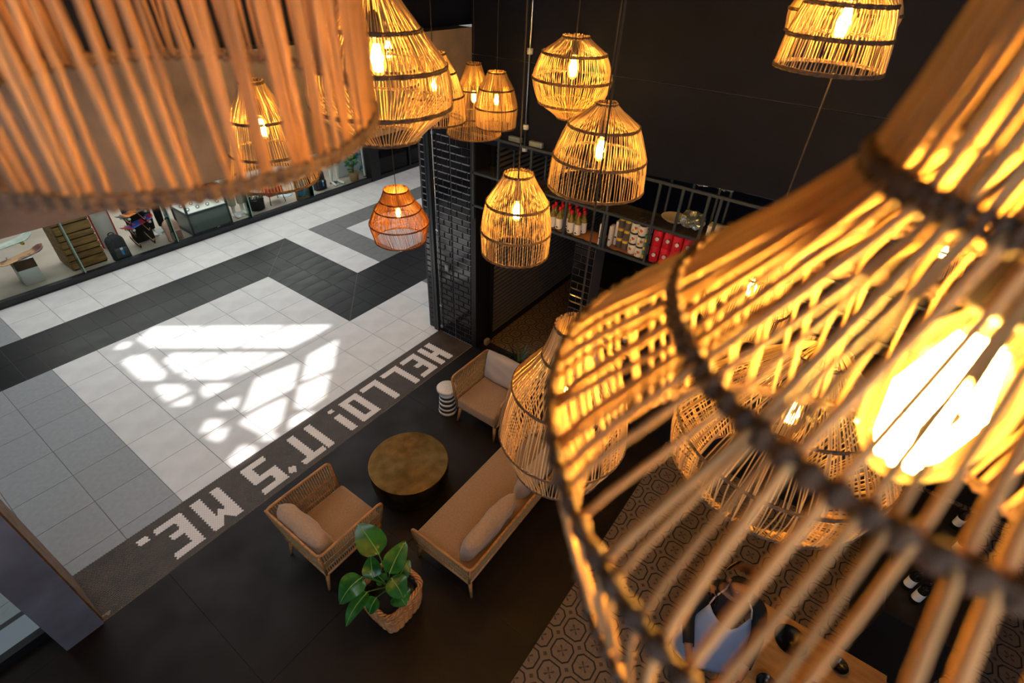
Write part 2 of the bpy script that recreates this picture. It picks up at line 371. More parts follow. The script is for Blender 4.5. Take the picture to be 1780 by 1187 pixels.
# ---- patterned cement tiles
def cement():
    m = bpy.data.materials.new('cement_tile'); m.use_nodes = True; nt = m.node_tree; N = nt.nodes; L = nt.links
    b = N['Principled BSDF']; b.inputs['Roughness'].default_value = 0.7
    tc = N.new('ShaderNodeTexCoord'); sp = N.new('ShaderNodeSeparateXYZ'); L.new(tc.outputs['Object'], sp.inputs[0])
    def mth(op, a, c=None, d=None):
        n = N.new('ShaderNodeMath'); n.operation = op
        for i, q in enumerate((a, c, d)):
            if q is None: continue
            if isinstance(q, (int, float)): n.inputs[i].default_value = q
            else: L.new(q, n.inputs[i])
        return n.outputs[0]
    S = 0.235
    u = mth('SUBTRACT', 0.5, mth('ABSOLUTE', mth('SUBTRACT', mth('FRACT', mth('ADD', mth('DIVIDE', sp.outputs[0], S), 0.5)), 0.5)))
    v = mth('SUBTRACT', 0.5, mth('ABSOLUTE', mth('SUBTRACT', mth('FRACT', mth('ADD', mth('DIVIDE', sp.outputs[1], S), 0.5)), 0.5)))
    mx = mth('MAXIMUM', u, v); sm = mth('ADD', u, v)
    d = mth('MAXIMUM', mx, mth('MULTIPLY', sm, 0.64))
    ring = mth('MULTIPLY', mth('GREATER_THAN', d, 0.375), mth('LESS_THAN', d, 0.432))
    dia = mth('MULTIPLY', mth('GREATER_THAN', sm, 0.90), mth('LESS_THAN', sm, 1.2))
    df = mth('ABSOLUTE', mth('SUBTRACT', u, v))
    star = mth('MULTIPLY', mth('LESS_THAN', df, mth('MULTIPLY', mx, 0.45)), mth('LESS_THAN', mx, 0.16))
    grey = mth('MAXIMUM', mth('MULTIPLY', dia, 0.7), mth('MULTIPLY', star, 0.7))
    fac = mth('MAXIMUM', ring, grey)
    nz = N.new('ShaderNodeTexNoise'); nz.inputs['Scale'].default_value = 12; L.new(tc.outputs['Object'], nz.inputs['Vector'])
    mx1 = N.new('ShaderNodeMix'); mx1.data_type = 'RGBA'; mx1.inputs['A'].default_value = lin((128, 108, 92)); mx1.inputs['B'].default_value = lin((108, 90, 75)); L.new(nz.outputs['Fac'], mx1.inputs['Factor'])
    mx2 = N.new('ShaderNodeMix'); mx2.data_type = 'RGBA'; mx2.inputs['B'].default_value = lin((18, 15, 14)); L.new(fac, mx2.inputs['Factor']); L.new(mx1.outputs['Result'], mx2.inputs['A'])
    L.new(mx2.outputs['Result'], b.inputs['Base Color']); return m
CEM = cement()
CTILE = MB().box((-0.1165, -0.1165, -0.02), (0.1165, 0.1165, 0)).mesh('cement_tile', CEM)
pf = struct(MB().box((-9, -12, -0.06), (6, -5.55, -0.004)).build('floor_patterned', GROUT_D))
n = 0
far_c = MB()
for j in range(18):
    for i in range(-22, 24):
        x, y = -3.349 + i * 0.235, -5.66 - j * 0.235
        u, v, d = proj((x, y, 0))
        if d > 0.1 and -30 < u < 1810 and v < 1230 and n < 300:
            link('cement_tile', CTILE, pf, (x, y, 0)); n += 1
        else: far_c.box((i * 0.235 - 0.1165, -j * 0.235 - 0.1165, -0.02), (i * 0.235 + 0.1165, -j * 0.235 + 0.1165, 0))
stuff(far_c.build('far_cement_tiles', CEM, pf, False, (-3.349, -5.66, 0)))
kf = struct(MB().box((1.05, -5.55, -0.06), (6, -2.0, -0.004)).build('floor_kitchen', GROUT_D))
for i in range(12):
    for j in range(8):
        x, y = 1.19 + i * 0.235, -2.36 - j * 0.235
        if x < 4: link('cement_tile', CTILE, kf, (x, y, 0))
# ---- concrete beam over the opening and the column that carries it
struct(MB().box((-9, -2.1, 3.66), (0.86, -1.42, 4.555)).build('beam_concrete', CONC))
col_ = MB().box((-5.03, -2.14, 0), (-4.725, -1.45, 3.66)); struct(col_.build('column_concrete', mat('grey_column_plaster', (112, 116, 132), 0.8, col2=(84, 86, 98), scale=2.2, bump=0.2, bscale=30, detail=8, lo=0.3, hi=0.7)))
struct(MB().box((-4.725, -2.10, 0), (-4.712, -1.42, 3.66)).build('trim_1', mat('worn_plaster_edge', (128, 104, 88), 0.9, col2=(100, 80, 66), scale=8)))
# storefront to the left of the column
win2 = struct(MB().box((-9, -1.88, 0.0), (-5.03, -1.80, 0.10)).build('window_2', BLACKM))
MB().box((-9, -1.85, 0.10), (-5.04, -1.835, 3.66)).build('pane', GLASSW, win2)
# ---- ceilings; the unseen mall one is cut to shape the sun patches
Hc = 6.0
floor_px = [
 [(240, 589), (269, 568), (577, 564.5), (545, 584), (505, 604), (262, 604)],
 [(285, 626), (301, 614), (502, 613), (475, 626), (395, 659), (330, 658), (310, 648)],
 [(212, 628.6), (228.5, 619.5), (252.8, 615.5), (287, 648), (281, 660), (245.7, 660)],
 [(199, 607), (214, 595), (228.5, 595), (220, 605)],
 [(271, 674), (277, 669), (315.5, 669), (326.6, 680), (291, 698)],
 [(295, 704.5), (331.7, 685), (333.7, 694), (327.6, 704.5)],
 [(350.6, 679), (356.6, 668), (401, 667), (393, 674), (358.6, 691)],
 [(378, 704.5), (416, 689), (411, 708.5), (385, 711.6)],
 [(445.6, 658), (519.4, 630.7), (509, 674), (421, 718.7)],
 [(498, 687), (488, 732), (470, 752), (458, 756), (441.6, 748), (417, 734), (432, 723)],
 [(536.6, 617.5), (587, 590), (577, 640), (524.5, 664)],
 [(520.5, 672), (573, 648), (563, 690), (534.6, 710.6), (514, 708.5)],
 [(506, 727), (530, 715), (548, 718), (503, 748)],
 [(348.5, 752), (360.7, 729), (389, 730), (375, 747)],
 [(358.6, 758.4), (397, 741), (387, 765.5), (375, 766.5)],
 [(450.7, 763.5), (472, 752), (482, 757.4), (470, 766.5)],
 [(395, 801), (421, 773.6), (445.6, 778.7), (441.6, 790), (411, 812)],
 [(155.7, 577), (174, 569), (198, 569), (212.4, 583), (204, 592), (182, 599)],
 [(226.5, 577), (234.6, 568), (255, 568), (236, 577)]]
off = SUN_DIR * (Hc / SUN_DIR.z)
holes = []  # openings traced back along the sun from the wanted floor patches
for q in floor_px:
    hp = [(atz(x, y).x + off.x, atz(x, y).y + off.y) for x, y in q]
    holes.append(hp)
pts = [(-14, -2.1), (16, -2.1), (16, 10), (-14, 10)]; edges = [(0, 1), (1, 2), (2, 3), (3, 0)]
for hp in holes:
    o = len(pts); pts += hp; edges += [(o + i, o + (i + 1) % len(hp)) for i in range(len(hp))]
vv, ee, ff, *_ = delaunay_2d_cdt([Vector(p) for p in pts], edges, [], 0, 1e-5)
keep = []
for t in ff:
    c = sum((vv[i] for i in t), Vector((0, 0))) / len(t)
    if not any(inside((c.x, c.y), h) for h in holes): keep.append(tuple(t))
me = bpy.data.meshes.new('ceiling_sun_gobo'); me.from_pydata([(p.x, p.y, Hc) for p in vv], [], keep); me.materials.append(mat('ceiling_paint', (150, 148, 146), 0.9))
struct(link('ceiling_sun_gobo', me))  # unseen, holed so that the sun draws the patches on the floor
# bars added out of view to draw the thin oblique shadows across the sun patches
shadow_bars = MB()
for (a, b, wd) in (((300, 590), (362, 566), .03), ((410, 605), (502, 565), .03), ((312, 650), (390, 613), .03), ((385, 662), (475, 612), .03),
                   ((420, 722), (500, 686), .04), ((520, 668), (577, 644), .04), ((300, 700), (335, 684), .03)):
    p, q = atz(*a), atz(*b); p, q = p + off, q + off
    d = (q - p).normalized(); nrm = Vector((-d.y, d.x, 0)) * wd
    shadow_bars.add([p - nrm, q - nrm, q + nrm, p + nrm], [(0, 1, 2, 3)])
struct(shadow_bars.build('trim_shadow_bars', BLACKM))
struct(MB().box((-14, -14, 6.0), (16, -2.09, 6.06)).build('ceiling_cafe', mat('dark_ceiling_paint', (26, 26, 28), 0.9)))
# ---- black wall over the bar, in two boards with a thin pale joint
def wallboard(name, pts_, x0=0.86, th=0.06):
    v = [(x0, y, z) for y, z in pts_] + [(x0 + th, y, z) for y, z in pts_]; n_ = len(pts_)
    return struct(MB().add(v, [tuple(range(n_)), tuple(range(2 * n_ - 1, n_ - 1, -1))] + [(i, i + n_, (i + 1) % n_ + n_, (i + 1) % n_) for i in range(n_)]).build(name, BLACKW))
wallboard('wall_right', [(-2.1, 3.30), (-2.1, 4.285), (-12, 4.36), (-12, 3.55), (-5.6, 3.50), (-4.2, 3.41), (-2.9, 3.33)])
wallboard('wall_right_upper', [(-2.1, 4.292), (-2.1, 6.0), (-12, 6.0), (-12, 4.367)])
struct(MB().box((0.885, -12, 4.28), (0.9, -2.1, 4.38)).build('trim_3', mat('pale_joint', (120, 122, 130), 0.8)))
struct(MB().box((-9, -1.9, 4.555), (5.0, -1.8, 6.0)).build('wall_over_beam', BLACKW))
struct(MB().box((5.0, -12, 0), (5.1, -2.0, 4)).build('wall_kitchen_back', BLACKW))
struct(MB().box((0.92, -12, 3.9), (5.0, -2.0, 3.96)).build('ceiling_kitchen', BLACKW))
# ---- glazed black tile pillars
def bevtile(wy, hz, nm='subway_tile'):
    """metro tile in the y-z plane facing -x, bevelled rim"""
    a, b, e = wy / 2 - 0.003, hz / 2 - 0.003, 0.011
    v = [(0.0, -a, -b), (0.0, a, -b), (0.0, a, b), (0.0, -a, b), (-0.008, -a + e, -b + e), (-0.008, a - e, -b + e), (-0.008, a - e, b - e), (-0.008, -a + e, b - e)]
    return MB().add(v, [(4, 7, 6, 5), (0, 4, 5, 1), (1, 5, 6, 2), (2, 6, 7, 3), (3, 7, 4, 0)]).mesh(nm, SUBWAY)
TC = {}
def tiles_run(parent, x, y0, y1, z0, z1, phase=0):
    r = 0; z = z0
    while z < z1 - 0.02:
        h = min(0.1, z1 - z); y = y0; first = True
        while y > y1 + 0.01:
            wd = 0.2
            if first: wd = 0.2 if (r + phase) % 2 else 0.1; first = False
            wd = min(wd, y - y1)
            if wd < 0.03: break
            k_ = (round(wd, 3), round(h, 3))
            if k_ not in TC: TC[k_] = bevtile(*k_)
            link('subway_tile', TC[k_], parent, (x, y - wd / 2, z + h / 2)); y -= wd
        z += h; r += 1
pil = struct(MB().box((0.808, -2.11, 0), (1.12, -1.16, 4.0)).build('pillar_tiled', JOINTS))
tiles_run(pil, 0.808, -1.19, -1.29, 0.0, 3.66)
tiles_run(pil, 0.808, -1.40, -1.745, 0.0, 3.66, 1)
tiles_run(pil, 0.808, -1.755, -2.105, 0.0, 3.66, 0)
struct(MB().box((0.80, -2.20, 0), (1.13, -2.112, 3.4)).build('trim_4', BLACKM))
tr = struct(MB().box((0.77, -1.395, 0), (0.806, -1.345, 3.66)).box((0.77, -1.335, 0), (0.806, -1.30, 3.66)).build('trim_5', mat('blue_black_channel', (30, 38, 46), 0.35)))
rod = thing('door_bolt_rod', 'slim bright steel bolt rod running down the tiled pillar', 'rod', (0.775, -1.47, 0.0))
MB().tube([(0, 0, 0.16), (0, 0, 3.6)], 0.008, 8).build('rod', CHROME, rod, True)
MB().tube([(0.0, 0.02 * math.cos(a * PI / 6), 0.13 + 0.02 * math.sin(a * PI / 6)) for a in range(12)], 0.006, 6, closed=True).build('pull_ring', CHROME, rod, True)
for z in (0.55, 1.9, 3.3): MB().cbox((0.012, 0, z), (0.03, 0.04, 0.03)).build('bracket', CHROME, rod)
sw = thing('switch_plate', 'small grey switch plate on the black tiled pillar', 'switch', (0.80, -1.62, 1.30))
sw_ = link('plate', rbox((-0.012, -0.04, -0.06), (0, 0.04, 0.06), 0.004, 2, 'plate', P('grey_plate', (110, 118, 120), 0.35)), sw)
link('rocker', rbox((-0.018, -0.018, -0.03), (-0.010, 0.018, 0.03), 0.003, 2, 'rocker', P('rocker', (150, 156, 158), 0.3)), sw)
pil2 = struct(MB().box((0.808, -4.07, 0), (1.1, -3.79, 2.46)).build('pillar_tiled_slim', JOINTS))
tiles_run(pil2, 0.808, -3.79, -4.065, 0.0, 2.46, 0)
# ---- roller shutter
sh = struct(MB().box((1.12, -2.20, 0), (5.0, -2.14, 3.9)).build('door_1', BLACKM))
slat = MB()
for i in range(1):
    slat.add([(1.16, 0, 0), (5.0, 0, 0), (5.0, -0.022, 0.010), (1.16, -0.022, 0.010), (5.0, -0.018, 0.044), (1.16, -0.018, 0.044), (5.0, 0, 0.050), (1.16, 0, 0.050)],
             [(0, 1, 2, 3), (3, 2, 4, 5), (5, 4, 6, 7)])
SM = slat.mesh('slat', SHUT)
for i in range(46): link('slat', SM, sh, (0, -2.205, 0.10 + i * 0.075))
MB().box((1.13, -2.26, 0), (1.17, -2.2, 3.4)).build('guide_rail', BLACKM, sh)
MB().box((1.16, -2.235, 0), (5, -2.2, 0.10)).build('bottom_bar', BLACKM, sh)
st = thing('threshold_block', 'small pale block at the foot of the shutter rail', 'block', (1.0, -2.27, 0))
link('block', rbox((-0.05, -0.03, 0), (0.05, 0.03, 0.10), 0.006, 2, 'block', P('pale_block', (150, 140, 134), 0.8)), st)
# ---- shop front across the mall
SY = 4.82
shf = struct(MB().box((-9, SY + 0.1, -0.06), (14, 10, 0.0)).build('floor_shop', SHOPF))
win1 = struct(MB().box((-9, SY, 0.0), (4.83, SY + 0.11, 0.115)).build('window_1', mat('base_rail', (18, 22, 28), 0.3)))
fins = [-5.55, -3.85, -2.15, -0.43, 1.27, 2.98, 4.81]
for i in range(len(fins) - 1):
    MB().box((fins[i] + 0.006, SY + 0.05, 0.115), (fins[i + 1] - 0.006, SY + 0.062, 3.0)).build('pane', GLASSW, win1)
for x in fins[1:-1]:
    MB().box((x - 0.012, SY + 0.062, 0.05), (x + 0.0, SY + 0.30, 3.0)).build('glass_fin', glass('fin_glass', (0.72, 0.88, 0.85), 0.15), win1)
    MB().box((x - 0.014, SY + 0.052, 0.115), (x + 0.002, SY + 0.064, 3.0)).build('glass_edge', GLASSE, win1)
struct(MB().box((-9, SY, 3.0), (14, SY + 0.2, 6.0)).build('wall_shop_front', PLINTH))
struct(MB().box((-9, 9.9, 0), (14, 10, 3.4)).build('wall_shop_back', PLINTH))
struct(MB().box((-9, SY + 0.2, 3.35), (14, 10, 3.4)).build('ceiling_shop', PLINTH))
d2 = struct(MB().box((4.82, SY - 0.02, 0), (5.14, SY + 0.22, 3.0)).box((5.10, SY, 0), (7.9, SY + 0.12, 0.10)).box((6.30, SY, 0.1), (6.36, SY + 0.1, 3.0)).box((7.8, SY, 0.1), (8.0, SY + 0.12, 3.0)).build('door_2', BLACKM))
MB().box((5.10, SY + 0.05, 0.10), (6.30, SY + 0.06, 3.0)).build('pane', glass('dark_glass', (0.22, 0.23, 0.24), 0.25), d2)
MB().box((6.36, SY + 0.05, 0.10), (7.80, SY + 0.06, 3.0)).build('pane', MATS['dark_glass'], d2)
struct(MB().box((5.34, SY + 0.2, 0), (5.40, 9.9, 3.3)).build('wall_shop_side', BLACKW))

# ================================================================== RATTAN PENDANTS
def smooth_profile(rings, sub=3):
    """rings (z, r) from the top down -> denser profile, softened at the hoops; returns rows (z, r, ring parameter)"""
    out = []; m = len(rings)
    for i in range(m - 1):
        p0, p1, p2, p3 = rings[max(i - 1, 0)], rings[i], rings[i + 1], rings[min(i + 2, m - 1)]
        for s in range(sub):
            t = s / sub
            def cr(a, b, c, d): return 0.5 * (2 * b + (c - a) * t + (2 * a - 5 * b + 4 * c - d) * t * t + (3 * b - a - 3 * c + d) * t ** 3)
            z = p1[0] + (p2[0] - p1[0]) * t
            rr = 0.55 * cr(p0[1], p1[1], p2[1], p3[1]) + 0.45 * (p1[1] + (p2[1] - p1[1]) * t)
            out.append((z, rr, i + t))
    out.append((rings[-1][0], rings[-1][1], m - 1.0)); return out
def hoop_mb(mb, r, z, th, n_wrap, seg=72, double=True, bead=0.28):
    for dz in ((-th * 0.8, th * 0.8) if double else (0,)):
        mb.tube([(r * math.cos(2 * PI * i / seg), r * math.sin(2 * PI * i / seg), z + dz) for i in range(seg)], th, 6, closed=True,
                mod=lambda i: 1 + bead * math.sin(n_wrap * 2 * PI * i / seg))
def bulb_parts(root, zb, top, scale=1.0, cord_top=None, fil=None):
    """zb local centre of the glowing part; cord goes up to cord_top (local)"""
    s = scale
    prof = [(0.012, 0.058), (0.014, 0.05), (0.022, 0.038), (0.030, 0.016), (0.032, -0.006), (0.028, -0.034), (0.018, -0.052), (0.006, -0.060)]
    b = MB().lathe([(r * s, zb + z * s) for r, z in prof[::-1]], 20).build('bulb', BULB, root, True)
    fm = MB()
    for k in range(9):
        a = 2 * PI * k / 9
        fm.tube([(0.008 * s * math.cos(a), 0.008 * s * math.sin(a), zb + 0.036 * s), (0.019 * s * math.cos(a + .3), 0.019 * s * math.sin(a + .3), zb - 0.004 * s), (0.012 * s * math.cos(a + .6), 0.012 * s * math.sin(a + .6), zb - 0.044 * s)], 0.0034 * s, 5)
    fm.build('filament', fil or FIL, b)
    MB().lathe([(0.016 * s, zb + 0.056 * s), (0.019 * s, zb + 0.062 * s), (0.021 * s, zb + 0.10 * s), (0.017 * s, zb + 0.125 * s), (0.006 * s, zb + 0.135 * s)], 14).build('socket', BLACKP, root, True)
    MB().tube([(0, 0, zb + 0.13 * s), (0, 0, cord_top)], 0.0035, 6).build('cord', CORD, root)
def pendant(label, ax, ay, rings, zb, n=110, th=0.0023, honey=False, jit=0.14, twist=0.0, single=False, seed=1, hth=0.0042, name='rattan_pendant', bs=1.0, fil=None):
    rnd = random.Random(seed)
    zr = rings[-1][0]
    root = thing(name, label, 'pendant lamp', (ax, ay, zr), rnd.uniform(0, 1))
    rings = [(z - zr, r) for z, r in rings]
    prof = smooth_profile(rings, 4 if single else 3); cm, hm = (RATTAN_O, HOOP_O) if honey else (RATTAN_B if fil else RATTAN, HOOP)
    def cane(th0, rad, jitter):
        offs = [rnd.gauss(0, jitter) * 2 * PI / n for _ in rings]; rj = [rnd.uniform(-0.0016, 0.0016) for _ in rings]; p = []
        for z, r, t in prof:
            i = min(int(t), len(rings) - 2); q = t - i
            a = th0 + twist * t + offs[i] * (1 - q) + offs[i + 1] * q
            r2 = r + rj[i] * (1 - q) + rj[i + 1] * q
            p.append((r2 * math.cos(a), r2 * math.sin(a), z))
        e = p[0]; p.insert(0, (e[0] * 1.0, e[1] * 1.0, e[2] + rnd.uniform(0.004, 0.012)))
        return p
    if single:
        for k in range(n):
            rr = th * rnd.choice((0.75, 0.9, 1.0, 1.1, 1.25))
            mb = MB().tube(cane(2 * PI * k / n, rr, jit), rr, 7); me_ = mb.mesh('cane', cm, True)
            mb.tint(me_, [min(1.1, max(0.4, rnd.gauss(0.82, 0.2)))] * len(mb.v)); link('cane', me_, root)
    else:
        mb = MB(); per = []
        for k in range(n):
            mb.tube(cane(2 * PI * k / n, th, jit), th * rnd.uniform(0.75, 1.25), 5, caps=False)
            per += [min(1.12, max(0.4, rnd.gauss(0.86, 0.18)))] * (len(mb.v) - len(per))
        me_ = mb.mesh('canes', cm, True); mb.tint(me_, per); stuff(link('canes', me_, root))
    for i, (z, r) in enumerate(rings):
        h = MB(); hoop_mb(h, r + th * 0.6, z, hth, n if single else max(24, n // 2), 400 if single else 72, True, 0.4 if single else 0.28); h.build('hoop', hm, root, True)
    bulb_parts(root, zb - zr, rings[0][0], bs, 6.0 - zr, fil)
    return root
def px_pendant(label, depth, rings_px, bulb_px, **kw):
    """rings given as (centre x, centre y, width) in pixels of the photograph, top to bottom; depth in metres along the view"""
    mid = rings_px[len(rings_px) // 2]
    c = CAM + ray(mid[0], mid[1]) * depth
    def zfor(px, py):
        best = None
        for i in range(1600):
            z = c.z - 1.0 + i * 0.00125
            u, v, d = proj((c.x, c.y, z))
            if d <= 0.05: continue
            e = (u - px) ** 2 + (v - py) ** 2
            if best is None or e < best[0]: best = (e, z, d)
        return best
    rg = []
    for (x, y, wd) in rings_px:
        e, z, d = zfor(x, y); rg.append((z, wd / 2 * d / F * 0.97))
    return pendant(label, c.x, c.y, rg, zfor(*bulb_px)[1], **kw)

# the huge pendant cut by the top left corner: rim fitted to the ellipse it draws
c1_ = CAM + Vector((0.2301, 0.5577, -0.1286)); hh = c1_.z
big = pendant('huge blurred rattan drum pendant hanging closest in the top left corner', c1_.x, c1_.y,
        [(hh + 0.50, 0.06), (hh + 0.42, 0.12), (hh + 0.22, 0.174), (hh, 0.185)], hh + 0.26, n=112, th=0.0027, single=True, jit=0.4, seed=3, hth=0.0036, fil=FIL_DIM)
big.rotation_euler = Vector((-0.0457, -0.0889, 1)).to_track_quat('Z', 'Y').to_euler()      # hangs a little askew
# the huge gourd pendant on the right
dx = 0.37
pendant('huge blurred gourd shaped rattan pendant with glaring bulb on the right', CAM.x + dx, CAM.y - 0.252 * dx,
        [(CAM.z + 0.07, 0.075), (CAM.z - 0.225 * dx, 0.265 * dx), (CAM.z - 0.485 * dx, 0.49 * dx), (CAM.z - 0.70 * dx, 0.685 * dx), (CAM.z - 1.12 * dx, 0.59 * dx)],
        CAM.z - 0.60 * dx, n=92, th=0.0027, single=True, jit=0.35, seed=4, hth=0.0042, bs=1.2)
px_pendant('large onion shaped rattan pendant partly behind the corner drum pendant', 1.75, [(668, -34, 70), (662, 48, 168), (657, 112, 246), (654, 182, 248), (664, 238, 120)], (656, 98), n=104, th=0.0021, seed=5)
px_pendant('bell shaped rattan pendant seen through the canes of the corner pendant', 2.7, [(449, 139.5, 41), (457, 204, 101), (465, 262, 126), (482, 309, 150)], (464, 218), n=96, th=0.0021, seed=6)
px_pendant('rattan pendant peeking out right behind the large onion pendant', 3.9, [(757, 92, 46), (756, 124, 80), (755, 164, 105), (753, 208, 108)], (755, 146), n=100, seed=7)
px_pendant('slim cone rattan pendant directly behind the small bright barrel pendant', 5.1, [(819.7, 111, 26), (820, 155, 58), (824, 200, 82), (829, 232, 96)], (824, 168), n=110, seed=8)
px_pendant('small bright barrel rattan pendant in front of the slim cone one', 4.7, [(866.4, 126, 32), (865, 154, 62), (862.5, 186, 76), (861, 219, 70)], (864, 172), n=130, th=0.0032, seed=9, jit=0.35)
px_pendant('globe shaped rattan pendant hanging against the black wall', 2.75, [(1001.6, 65, 48), (999, 92, 116), (994.5, 136, 143), (988, 178, 112), (984, 203, 40)], (994.5, 116), n=96, th=0.0021, seed=10)
px_pendant('dome rattan pendant with wide open bottom overlapping the globe pendant', 2.5, [(1056, 181, 38), (1051, 218, 128), (1042, 272, 166), (1034, 322, 169)], (1041, 258), n=98, th=0.0021, seed=11)
px_pendant('bullet shaped rattan pendant in front of the roller shutter', 2.8, [(898, 303, 52), (897.3, 352, 112), (897, 399, 125), (897, 437, 118)], (898, 366), n=92, th=0.0021, seed=12)
px_pendant('small honey coloured gourd pendant over the mall floor', 4.9, [(687.8, 330, 44), (689.6, 348, 60), (691.4, 362, 82), (693, 386, 105), (696, 415, 90)], (692, 369), n=130, th=0.003, honey=True, twist=0.12, seed=13)
px_pendant('teardrop rattan pendant with open neck above the daybed', 2.22, [(1004, 568, 80), (997, 618, 112), (989, 672, 204), (977, 752, 224), (970, 803, 156)], (994, 682), n=116, th=0.0029, seed=14, jit=0.22)
px_pendant('bell rattan pendant in front at the top edge against black wall', 1.75, [(1490, -46, 66), (1473, 4, 150), (1458, 63, 172), (1436, 118, 178)], (1464, 36), n=94, th=0.0019, seed=15)
px_pendant('rattan pendant mostly hidden behind the bell pendant at the top edge', 2.4, [(1492, -52, 60), (1478, -20, 150), (1467, 20, 182), (1455, 58, 170)], (1474, 0), n=110, seed=16)
px_pendant('dome rattan pendant glimpsed through the upper half of the huge gourd pendant', 2.6, [(1326, 436, 50), (1316, 466, 110), (1300, 519, 146), (1294, 556, 138)], (1306, 498), n=110, seed=17)
px_pendant('wide shallow rattan pendant glimpsed below the dome one through the gourd pendant', 1.9, [(1412, 606, 96), (1385, 680, 270), (1364, 745, 372), (1350, 806, 340), (1342, 846, 210)], (1370, 712), n=170, th=0.0026, seed=18, jit=0.5)
px_pendant('far small rattan pendant glimpsed near the neck of the gourd pendant', 3.6, [(1654, 392, 22), (1646, 430, 62), (1634, 470, 84)], (1646, 440), n=70, seed=19)
px_pendant('rattan pendant hidden inside the outline of the large onion pendant', 3.0, [(682, 46, 40), (680, 80, 82), (678, 118, 100), (677, 145, 96)], (678, 84), n=70, seed=20)

# ================================================================== LOUNGE FURNITURE
def bar(mb, a, b, r=0.013, n=8): mb.tube([a, b], r, n)
def woven_panel(parent, A0, A1, B0, B1, n, mids=(0.42, 0.7), nm='woven_rope'):
    """ropes strung from the top rail A0-A1 to the bottom rail B0-B1 in a slight zigzag, on slim cross rails"""
    A0, A1, B0, B1 = map(Vector, (A0, A1, B0, B1)); mb = MB()
    for i in range(n):
        t = (i + 0.5) / n; dt = 0.35 / n * (1 if i % 2 else -1)
        p = A0.lerp(A1, t - dt); q = B0.lerp(B1, t + dt); m_ = (p + q) / 2
        mb.tube([p, m_, q], 0.0042, 4, caps=False)
    stuff(mb.build(nm, ROPE, parent))
    for m_ in mids:
        r_ = MB(); bar(r_, A0.lerp(B0, m_), A1.lerp(B1, m_), 0.006, 6); r_.build('cross_rail', TEAK, parent, True)
def lounge(name, label, cat, loc, rz, W, D, ztop, zbot, zseat, flare, n_side, n_back, both=True):
    """local frame: back along -x ... front +x is open; sides at +-y. W along y, D along x"""
    t = thing(name, label, cat, loc, rz)
    hb, ht = W / 2, W / 2 + flare; xb0, xb1 = -D / 2 + 0.02, D / 2 - 0.02; xt0, xt1 = -D / 2 - 0.04, D / 2 - 0.02
    def arc(pa, pc, pb, k=5):
        return [tuple((1 - s) ** 2 * pa[i] + 2 * s * (1 - s) * pc[i] + s * s * pb[i] for i in range(3)) for s in [q / k for q in range(k + 1)]]
    c = 0.06
    sides = (1, -1) if both else (1, -1)
    tp = [(xb1 + 0.01, hb, zbot)] + arc((xt1 + 0.008, ht - flare * 0.1, ztop - c), (xt1, ht, ztop), (xt1 - c, ht, ztop)) \
        + arc((xt0 + c, ht, ztop), (xt0, ht, ztop), (xt0, ht - c, ztop)) + arc((xt0, -ht + c, ztop), (xt0, -ht, ztop), (xt0 + c, -ht, ztop)) \
        + arc((xt1 - c, -ht, ztop), (xt1, -ht, ztop), (xt1 + 0.008, -ht + flare * 0.1, ztop - c)) + [(xb1 + 0.01, -hb, zbot)]
    MB().tube(tp, 0.0155, 8).build('top_rail', TEAK, t, True)
    fr = MB()
    for a, b in (((xb0, hb, zbot), (xb1, hb, zbot)), ((xb0, -hb, zbot), (xb1, -hb, zbot)), ((xb0, -hb, zbot), (xb0, hb, zbot)), ((xb1, -hb, zbot), (xb1, hb, zbot))): bar(fr, a, b, 0.018)
    for s in (1, -1): bar(fr, (xb0, s * hb, zbot), (xt0, s * ht, ztop), 0.013)
    fr.build('base_frame', TEAK, t, True)
    for s in (1, -1):
        woven_panel(t, (xt0, s * ht, ztop), (xt1, s * ht, ztop), (xb0, s * hb, zbot), (xb1, s * hb, zbot), n_side)
    woven_panel(t, (xt0, -ht, ztop), (xt0, ht, ztop), (xb0, -hb, zbot), (xb0, hb, zbot), n_back)
    for sx, sy in ((1, 1), (1, -1), (-1, 1), (-1, -1)):
        x, y = (xb1 - 0.03 if sx > 0 else xb0 + 0.03), sy * (hb - 0.04)
        MB().tube([(x, y, zbot), (x + sx * 0.05, y + sy * 0.03, 0.0)], [0.026, 0.015], 8).build('leg', TEAK, t, True)
    link('seat_cushion', rbox((xb0 + 0.02, -hb + 0.02, zbot + 0.01), (xb1 + 0.035, hb - 0.02, zseat), 0.035, 4, 'seat_cushion', CUSH), t)
    return t
# armchair with its back to the camera side (faces +x)
c1 = lounge('armchair', 'rope woven teak armchair beside the potted plant, turned from the entrance', 'armchair', (-2.865, -3.245, 0), 0, 0.66, 0.74, 0.74, 0.27, 0.43, 0.085, 56, 52)
pc = link('back_pillow', pillow(0.70, 0.42, 0.22, CUSHP, seed=1), c1, (-0.265, 0.0, 0.60), (math.radians(-12), 0, math.radians(90)))
# armchair by the pillar, facing the camera side (-x)
c2 = lounge('armchair', 'rope woven teak armchair near the tiled pillar with upright grey pillow', 'armchair', (-0.265, -3.36, 0), PI, 0.66, 0.74, 0.74, 0.27, 0.43, 0.085, 56, 52)
link('back_pillow', pillow(0.66, 0.44, 0.17, P('greige_pillow_fabric', (170, 158, 150), 0.9, bump=0.15, bscale=300), seed=2), c2, (-0.27, 0.0, 0.64), (math.radians(-14), 0, math.radians(90)))
